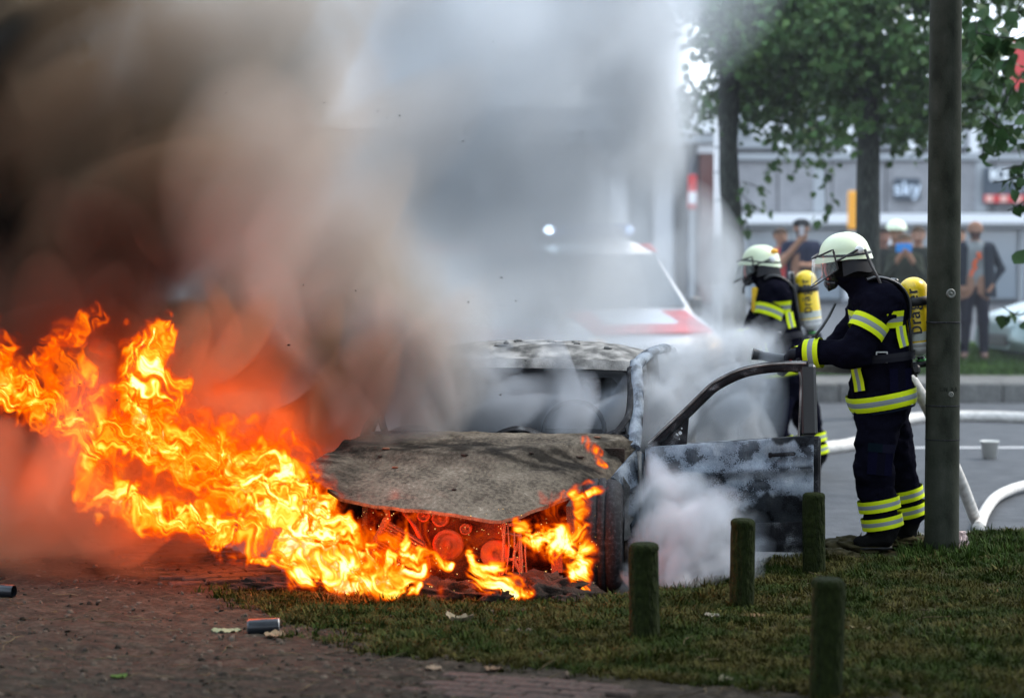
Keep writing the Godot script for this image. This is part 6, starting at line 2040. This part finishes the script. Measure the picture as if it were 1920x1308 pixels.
func flame_sheet(called, root, blobs: Array, depth: Callable, seed_: int, step: float, wrinkle: float, sharp: float, gain: float, warp := 1.0, base := 0.0, flow := Vector2(0.9, 0.43)):
	# blobs: [x0, y0, x1, y1, r0, r1, heat] in the picture's pixels at that depth
	var n1 := noise(seed_, 1.0 / 150.0, 3)
	var n2 := noise(seed_ + 1, 1.0 / 46.0, 2)
	var n3 := noise(seed_ + 2, 1.0 / 36.0, 6, FastNoiseLite.TYPE_SIMPLEX_SMOOTH, FastNoiseLite.FRACTAL_FBM)
	var n4 := noise(seed_ + 3, 1.0 / 120.0, 2)
	var n5 := noise(seed_ + 4, 1.0 / 13.0, 4)
	var x0 := 1e9; var x1 := -1e9; var y0 := 1e9; var y1 := -1e9
	for b in blobs:
		var r: float = maxf(b[4], b[5]) * 1.25 + 20.0
		x0 = minf(x0, minf(b[0], b[2]) - r); x1 = maxf(x1, maxf(b[0], b[2]) + r)
		y0 = minf(y0, minf(b[1], b[3]) - r); y1 = maxf(y1, maxf(b[1], b[3]) + r)
	var nx := int((x1 - x0) / step) + 1
	var ny := int((y1 - y0) / step) + 1
	var hs := PackedFloat32Array()
	hs.resize(nx * ny)
	for j in ny:
		for i in nx:
			var x := x0 + i * step
			var y := y0 + j * step
			var wx := n1.get_noise_2d(x, y * 0.75)
			var wy := n1.get_noise_2d(x + 700.0, y * 0.75 + 300.0)
			var vx := n2.get_noise_2d(x, y * 0.8)
			var vy := n2.get_noise_2d(x + 500.0, y * 0.8)
			var qx := x + warp * (44.0 * wx + 17.0 * vx)
			var qy := y + warp * (40.0 * wy + 18.0 * vy)
			var f := 0.0
			for b in blobs:
				var bx: float = b[2] - b[0]
				var by: float = b[3] - b[1]
				var t := clampf(((qx - b[0]) * bx + (qy - b[1]) * by) / maxf(bx * bx + by * by, 1e-6), 0.0, 1.0)
				var dx: float = qx - b[0] - bx * t
				var dy: float = qy - b[1] - by * t
				var e := 1.0 - sqrt(dx * dx + dy * dy) / lerpf(b[4], b[5], t)
				if e > 0.0: f = maxf(f, b[6] * smoothstep(0.0, 0.75, e))
			if f <= 0.0: continue
			# streaks follow the draught
			var al := qx * flow.x + qy * flow.y
			var ac := qx * -flow.y + qy * flow.x
			var wa := 40.0 * n4.get_noise_2d(al * 0.7, ac)
			var wc := 34.0 * n4.get_noise_2d(al * 0.7 + 90.0, ac)
			al = (al + wa) * 0.58
			ac += wc
			var cloud := n3.get_noise_2d(al, ac)
			var fine := n5.get_noise_2d(al * 1.1, ac)
			var edge_ := n5.get_noise_2d(al * 0.9 + 400.0, ac * 0.9)
			var thread := pow(1.0 - minf(1.0, absf(edge_) * 3.0), sharp) * clampf(0.35 + 1.5 * cloud, 0.0, 1.0)
			hs[j * nx + i] = maxf(0.0, f * gain * (base + 0.52 + 0.8 * cloud + 0.4 * fine + 0.16 * thread))
	var ids := PackedInt32Array()
	ids.resize(nx * ny)
	ids.fill(-1)
	var vs := PackedVector3Array()
	var cs := PackedColorArray()
	var idx := PackedInt32Array()
	for j in ny - 1:
		for i in nx - 1:
			var k := j * nx + i
			if hs[k] + hs[k + 1] + hs[k + nx] + hs[k + nx + 1] < 0.2: continue
			for c in [k, k + 1, k + nx, k + nx + 1]:
				if ids[c] >= 0: continue
				var x: float = x0 + (c % nx) * step
				var y: float = y0 + (c / nx) * step
				ids[c] = vs.size()
				vs.append(P(x, y, depth.call(x, y) + wrinkle * (n1.get_noise_2d(x + 50.0, y) + 0.35 * n2.get_noise_2d(x, y)) + 0.05 * hs[c]))
				var q := heat_color(hs[c]) * 0.5
				q.a = smoothstep(0.03, 0.85, hs[c]) * 0.95
				cs.append(q)
			idx.append_array([ids[k], ids[k + 1], ids[k + nx + 1], ids[k], ids[k + nx + 1], ids[k + nx]])
	var m = part(called, with_normals(vs, cs, idx), M.flame, root)
	return m

func fire_light(root, at: Vector3, energy: float, size := 0.22, color := Color(1.0, 0.36, 0.09)):
	var l := OmniLight3D.new()
	l.name = "flame_light"
	l.light_color = color
	l.light_energy = energy
	l.light_size = size
	l.omni_range = 40.0
	l.omni_attenuation = 2.0
	l.shadow_enabled = true
	l.position = at
	root.add_child(l, true)

func build_flames():
	var fm := StandardMaterial3D.new()
	fm.resource_name = "flame"
	fm.shading_mode = BaseMaterial3D.SHADING_MODE_UNSHADED
	fm.transparency = BaseMaterial3D.TRANSPARENCY_ALPHA
	fm.vertex_color_use_as_albedo = true
	fm.cull_mode = BaseMaterial3D.CULL_DISABLED
	fm.albedo_color = lin(2.0 * FLAME, 2.0 * FLAME, 2.0 * FLAME)
	M.flame = fm
	var drift := func(x, y): return lerpf(12.9, 11.86, clampf(x / 800.0, 0.0, 1.0)) + 0.1 * clampf((950.0 - y) / 300.0, 0.0, 1.0)
	# the great flame blown away to the left from the car's front
	var main = thing("flame", "great mass of orange and yellow flame blown left from the car's front", "flame")
	var blobs := [[780, 1088, 640, 1065, 32, 62, 1.75], [630, 1060, 565, 990, 78, 86, 1.7], [565, 990, 490, 905, 96, 102, 1.45], [500, 905, 400, 860, 104, 98, 1.12], [400, 860, 270, 820, 98, 84, 1.0], [270, 820, 150, 820, 84, 70, 0.92], [470, 995, 330, 970, 58, 52, 1.2], [330, 970, 200, 935, 54, 58, 1.1], [190, 930, 170, 850, 62, 60, 0.95], [160, 815, 60, 745, 50, 48, 1.0], [60, 745, -40, 715, 60, 84, 1.05], [60, 720, 120, 640, 36, 24, 0.62], [-30, 700, 20, 650, 50, 30, 0.7], [570, 940, 640, 1015, 42, 46, 1.5], [470, 850, 510, 835, 55, 45, 0.75], [530, 875, 555, 850, 40, 30, 0.7], [700, 1060, 650, 1090, 40, 30, 1.3]]
	flame_sheet("flame_sheet", main, blobs, drift, 11, 1.8, 0.16, 2.4, 1.22)
	flame_sheet("flame_sheet", main, blobs, func(x, y): return drift.call(x, y) + 0.14, 21, 2.2, 0.16, 2.0, 1.05)
	var soft := []
	for b in blobs: soft.append([b[0] + 8, b[1] - 14, b[2] + 8, b[3] - 14, b[4] * 1.4, b[5] * 1.4, minf(0.6, b[6] * 0.5)])
	flame_sheet("flame_sheet", main, soft, func(x, y): return drift.call(x, y) + 0.34, 31, 3.2, 0.2, 1.0, 1.0, 1.0, 0.32)
	for q in [[690, 1040, 1.1], [560, 950, 1.5], [400, 890, 1.3], [250, 870, 1.1], [30, 740, 0.8]]:
		fire_light(main, P(q[0], q[1], drift.call(q[0], q[1]) - 0.1), q[2] * 0.12)
	for q in [[300, 760, 13.4, 0.3], [420, 770, 13.5, 0.42], [540, 800, 13.5, 0.36], [150, 660, 13.5, 0.22], [80, 900, 13.2, 0.28], [430, 1000, 12.75, 0.22], [250, 985, 13.0, 0.2]]:
		fire_light(main, P(q[0], q[1], q[2]), q[3], 0.3, Color(1.0, 0.4, 0.09))
	# upright columns
	var col = thing("flame", "upright orange flame column rising at left above the great flame", "flame")
	blobs = [[285, 800, 265, 735, 62, 82, 1.05], [265, 735, 288, 670, 84, 70, 1.1], [288, 670, 302, 632, 60, 38, 1.05], [245, 730, 220, 715, 40, 26, 0.9], [315, 690, 320, 740, 40, 44, 0.8]]
	flame_sheet("flame_sheet", col, blobs, func(x, y): return 12.75, 51, 1.9, 0.14, 2.6, 1.4, 1.0, 0.0, Vector2(0.1, 0.99))
	flame_sheet("flame_sheet", col, blobs, func(x, y): return 12.95, 61, 3.0, 0.14, 1.2, 0.85, 1.0, 0.0, Vector2(0.1, 0.99))
	fire_light(col, P(275, 710, 12.6), 0.25)
	var red = thing("flame", "thin dark red flame column left of the orange one, tallest tip", "flame")
	blobs = [[165, 820, 150, 720, 80, 68, 0.55], [150, 720, 150, 650, 66, 54, 0.5], [150, 650, 178, 595, 46, 28, 0.5], [190, 720, 196, 660, 28, 16, 0.42], [235, 660, 252, 618, 14, 10, 0.5], [105, 700, 110, 640, 24, 12, 0.45]]
	flame_sheet("flame_sheet", red, blobs, func(x, y): return 13.0, 71, 2.2, 0.16, 1.6, 1.5, 1.0, 0.0, Vector2(0.1, 0.99))
	fire_light(red, P(160, 700, 12.9), 0.15, 0.2, Color(1.0, 0.3, 0.06))
	# in the engine room
	var mid_ = thing("flame", "yellow flame licking down from the radiator below the bonnet's middle", "flame")
	blobs = [[750, 998, 762, 1040, 16, 28, 1.35], [762, 1040, 800, 1050, 32, 30, 1.45], [800, 1050, 848, 1064, 30, 14, 1.3]]
	flame_sheet("flame_sheet", mid_, blobs, func(x, y): return 11.84, 81, 1.8, 0.06, 2.4, 1.25, 0.32, 0.0, Vector2(0.8, 0.6))
	fire_light(mid_, P(790, 1030, 11.95), 0.1, 0.08)
	var low = thing("flame", "bright flame on the ground below the bonnet's nose", "flame")
	blobs = [[886, 1038, 905, 1075, 12, 28, 1.3], [905, 1075, 950, 1080, 38, 34, 1.5], [950, 1080, 992, 1105, 36, 18, 1.45], [900, 1090, 960, 1108, 24, 20, 1.5], [885, 1072, 890, 1085, 10, 8, 1.1]]
	flame_sheet("flame_sheet", low, blobs, func(x, y): return 11.8, 91, 1.8, 0.06, 2.4, 1.25, 0.32, 0.0, Vector2(0.85, 0.5))
	fire_light(low, P(930, 1070, 11.9), 0.1, 0.08)
	var wheel_ = thing("flame", "large yellow flame beside the left front tyre", "flame")
	blobs = [[985, 985, 1000, 1010, 16, 28, 1.2], [1000, 1010, 1050, 1022, 32, 48, 1.45], [1050, 1022, 1090, 1030, 54, 46, 1.55], [1095, 1000, 1085, 1075, 26, 36, 1.45], [1085, 1075, 1098, 1105, 32, 14, 1.3], [1080, 985, 1088, 945, 26, 30, 0.95], [1088, 945, 1072, 928, 28, 18, 0.85], [975, 970, 982, 985, 10, 12, 0.9]]
	flame_sheet("flame_sheet", wheel_, blobs, func(x, y): return 11.98, 101, 1.8, 0.07, 2.2, 1.25, 0.4, 0.0, Vector2(0.75, 0.65))
	blobs = [[1095, 930, 1135, 912, 14, 10, 1.25], [1080, 945, 1100, 928, 12, 12, 1.0]]
	flame_sheet("flame_sheet", wheel_, blobs, func(x, y): return 12.2, 111, 1.8, 0.04, 2.2, 1.1, 0.3, 0.0, Vector2(0.75, 0.65))
	fire_light(wheel_, P(1050, 1015, 12.05), 0.08, 0.1)
	var row = thing("flame", "white hot row of flames along the ground at the car's right front corner", "flame")
	blobs = [[470, 1050, 540, 1055, 10, 26, 1.15], [560, 1055, 640, 1075, 54, 54, 1.5], [640, 1075, 720, 1082, 56, 46, 1.6], [720, 1082, 785, 1105, 46, 18, 1.55], [700, 1050, 690, 1020, 24, 14, 1.2]]
	flame_sheet("flame_sheet", row, blobs, func(x, y): return 11.72, 121, 1.8, 0.07, 2.0, 1.25, 0.45, 0.0, Vector2(0.85, 0.5))
	fire_light(row, P(660, 1075, 11.8), 0.2, 0.12)
	var glow = thing("flame", "deep red flames filling the open engine room behind the pulleys", "flame")
	blobs = [[660, 1000, 800, 1000, 80, 90, 0.5], [800, 1000, 940, 1010, 90, 90, 0.46], [940, 1020, 1060, 980, 70, 60, 0.5], [1040, 940, 1100, 920, 40, 20, 0.55]]
	flame_sheet("flame_sheet", glow, blobs, func(x, y): return 12.28, 131, 2.6, 0.05, 1.0, 0.8, 1.0, 0.0, Vector2(0.3, 0.95))
	fire_light(glow, P(760, 1010, 12.35), 0.09, 0.08, Color(1.0, 0.2, 0.03))
	fire_light(glow, P(980, 1020, 12.35), 0.09, 0.08, Color(1.0, 0.2, 0.03))
	var top = thing("flame", "small pale flame dancing on the bonnet's left rear corner", "flame")
	blobs = [[1098, 824, 1108, 838, 12, 16, 0.95], [1110, 842, 1130, 850, 15, 10, 0.9], [1122, 858, 1135, 872, 10, 8, 0.85]]
	flame_sheet("flame_sheet", top, blobs, func(x, y): return 12.75, 141, 1.6, 0.03, 2.0, 1.0, 0.3, 0.0, Vector2(0.5, 0.85))
	# embers and ash in the air
	rng.seed = 51
	var es := []
	var ec := []
	for i in 160:
		es.append(Transform3D(Basis.IDENTITY.scaled(Vector3.ONE * rng.randf_range(0.3, 1.0)), P(rng.randf_range(650, 1120), rng.randf_range(950, 1110), rng.randf_range(11.6, 12.4))))
		ec.append(Color(0.9, 0.5, 0.15))
	var sp := Node3D.new()
	sp.name = "flame_sparks"
	add_child(sp)
	tag(sp, "tiny bright sparks flying in front of the engine room", "sparks", "", "stuff")
	copies("sparks", lump(Vector3.ZERO, Vector3.ONE * 0.003, 0.0, 1, 6, 4), M.flame, es, ec, sp)
	es = []
	ec = []
	for i in 44:
		es.append(Transform3D(Basis.from_euler(Vector3(rng.randf() * 6.0, rng.randf() * 6.0, 0)) * Basis.from_scale(Vector3.ONE * pow(rng.randf(), 2.0) * 1.1 + Vector3.ONE * 0.25), P(rng.randf_range(40, 1000), rng.randf_range(60, 800), rng.randf_range(11.6, 12.4))))
		ec.append(Color(0.02, 0.02, 0.02))
	var af := Node3D.new()
	af.name = "ash_flakes"
	add_child(af)
	tag(af, "dark flakes of ash drifting in the smoke", "ash", "", "stuff")
	copies("flakes", lump(Vector3.ZERO, Vector3(0.009, 0.002, 0.006), 0.5, 2, 8, 5), vertex_mat(0.9), es, ec, af)

# ---------------------------------------------------------------- smoke: banks of real, lit fog
func smoke(label, boxes: Array):
	# boxes: [x0, y0, x1, y1, d0, d1, r0, r1, optical depth through the bank, albedo, count]
	var t = thing("smoke", label, "smoke")
	t.set_meta("kind", "stuff")
	for b in boxes:
		var rm: float = (b[6] + b[7]) * 0.5
		var d0: float = (b[4] + b[5]) * 0.5
		var area: float = (b[2] - b[0] + rm) * (b[3] - b[1] + rm)
		# cones that point roughly to and fro thin out evenly towards their rims, so the bank has no outlines
		var density: float = b[8] * area / (b[10] * PI * rm * rm * 1.1 * 0.6 * rm * d0 / FOCAL)
		var fm := []
		for k in 3:
			var m := FogMaterial.new()
			m.density = density * (0.6 + 0.4 * k)
			m.albedo = lin(b[9].r, b[9].g, b[9].b)
			fm.append(m)
		for i in b[10]:
			var d: float = lerpf(b[4], b[5], rng.randf())
			var f := FogVolume.new()
			f.name = "puff"
			f.shape = RenderingServer.FOG_VOLUME_SHAPE_CONE
			var r: float = lerpf(b[6], b[7], rng.randf()) * d / FOCAL * 2.0
			f.size = Vector3(r * rng.randf_range(0.5, 1.0), r * rng.randf_range(0.7, 1.0), r * rng.randf_range(1.05, 2.3))
			var ang := rng.randf() * TAU      # spread over an oval, not a box
			var out := sqrt(rng.randf())
			f.position = P((b[0] + b[2]) * 0.5 + cos(ang) * out * (b[2] - b[0]) * 0.56, (b[1] + b[3]) * 0.5 + sin(ang) * out * (b[3] - b[1]) * 0.56, d)
			f.basis = Basis(Vector3.BACK, rng.randf_range(-1.4, 0.7)) * Basis.from_euler(Vector3(rng.randf_range(-0.3, 0.3) + PI * 0.5 * (1.0 if rng.randf() < 0.5 else -1.0), 0.0, rng.randf_range(-0.3, 0.3)))
			f.material = fm[rng.randi() % 3]
			t.add_child(f, true)

func build_smoke():
	rng.seed = 61
	var black := Color(0.05, 0.048, 0.042)
	var brown := Color(0.29, 0.2, 0.125)
	var ruddy := Color(0.17, 0.095, 0.065)
	var beige := Color(0.6, 0.51, 0.425)
	var white := Color(0.9, 0.95, 1.0)
	smoke("black smoke filling the upper left corner", [[-240, -120, -20, 440, 13.6, 15.6, 110, 210, 5.0, black, 18], [-180, 330, 70, 640, 13.6, 15.2, 90, 170, 3.4, Color(0.09, 0.07, 0.055), 14]])
	smoke("brown smoke rising over the flames", [[40, -120, 330, 270, 13.5, 15.4, 80, 200, 2.0, brown, 42], [100, 180, 360, 570, 13.5, 15.0, 70, 170, 2.2, brown, 48]])
	smoke("dark reddish smoke just above the flame tips", [[150, 390, 340, 650, 13.3, 14.0, 50, 110, 1.8, ruddy, 30], [-80, 540, 150, 720, 13.3, 14.0, 60, 120, 1.8, ruddy, 18], [-80, 730, 180, 890, 13.1, 13.8, 60, 110, 2.0, ruddy, 20], [240, 600, 640, 860, 13.0, 14.1, 40, 110, 2.8, Color(0.52, 0.32, 0.18), 62]])
	smoke("beige grey smoke drifting up in the middle left", [[340, -120, 590, 320, 13.6, 16.0, 110, 240, 1.7, beige, 27], [360, 230, 620, 650, 13.4, 15.5, 100, 220, 1.8, beige, 30], [500, 520, 780, 790, 13.0, 14.6, 45, 120, 1.6, beige, 46]])
	smoke("pale grey smoke over the roof and windscreen", [[690, 380, 900, 690, 14.6, 18.0, 90, 180, 0.65, Color(0.9, 0.92, 0.93), 12], [680, 630, 880, 810, 13.2, 14.3, 36, 95, 1.5, Color(0.66, 0.63, 0.6), 40]])
	smoke("broad white smoke spreading behind the car to the right", [[640, -170, 1150, 200, 16.0, 22.0, 160, 320, 1.9, white, 22], [1060, -80, 1310, 270, 17.0, 20.0, 50, 120, 1.3, white, 36], [760, 170, 1100, 450, 17.0, 23.0, 140, 280, 0.8, white, 14], [800, 420, 1230, 680, 18.0, 24.0, 100, 210, 1.7, white, 22]])
	smoke("smoke inside the burnt cabin", [[840, 695, 1165, 795, 13.5, 14.8, 30, 66, 2.8, Color(0.72, 0.78, 0.86), 64]])
	smoke("thick white smoke pouring through the open door", [[1200, 680, 1300, 860, 13.5, 14.3, 22, 66, 1.6, white, 30], [1290, 690, 1435, 840, 13.7, 14.6, 22, 66, 1.5, white, 36], [1380, 640, 1450, 710, 13.8, 14.6, 20, 46, 0.7, white, 22], [1270, 630, 1400, 740, 13.8, 15.2, 35, 75, 1.2, white, 10]])
	smoke("white smoke welling up below the open door", [[1225, 960, 1385, 1090, 12.3, 12.98, 12, 56, 1.8, Color(0.86, 0.92, 1.0), 90], [1200, 900, 1300, 1010, 12.4, 12.98, 12, 40, 0.7, Color(0.86, 0.92, 1.0), 30], [1160, 1080, 1300, 1115, 12.25, 12.7, 10, 24, 0.5, white, 24]])
	smoke("orange lit haze low at the left", [[-120, 870, 230, 1010, 12.6, 13.8, 70, 140, 1.7, Color(0.58, 0.37, 0.22), 30], [190, 880, 490, 1010, 12.8, 13.8, 40, 100, 1.2, Color(0.58, 0.36, 0.22), 24]])
	smoke("thin bluish wisps beside the van", [[1300, 430, 1375, 560, 19.0, 22.0, 30, 65, 0.7, white, 10]])
	# thin haze that has drifted over the road and the lawn behind it
	var t = thing("smoke", "thin pale haze hanging over the road and under the street trees", "smoke")
	t.set_meta("kind", "stuff")
	var f := FogVolume.new()
	f.name = "haze_bank"
	f.shape = RenderingServer.FOG_VOLUME_SHAPE_ELLIPSOID
	f.size = Vector3(30, 12, 12)
	f.position = Vector3(3.0, 2.5, -24.5)
	var hm := FogMaterial.new()
	hm.density = 0.0025
	hm.albedo = lin(0.9, 0.95, 1.0)
	f.material = hm
	t.add_child(f)
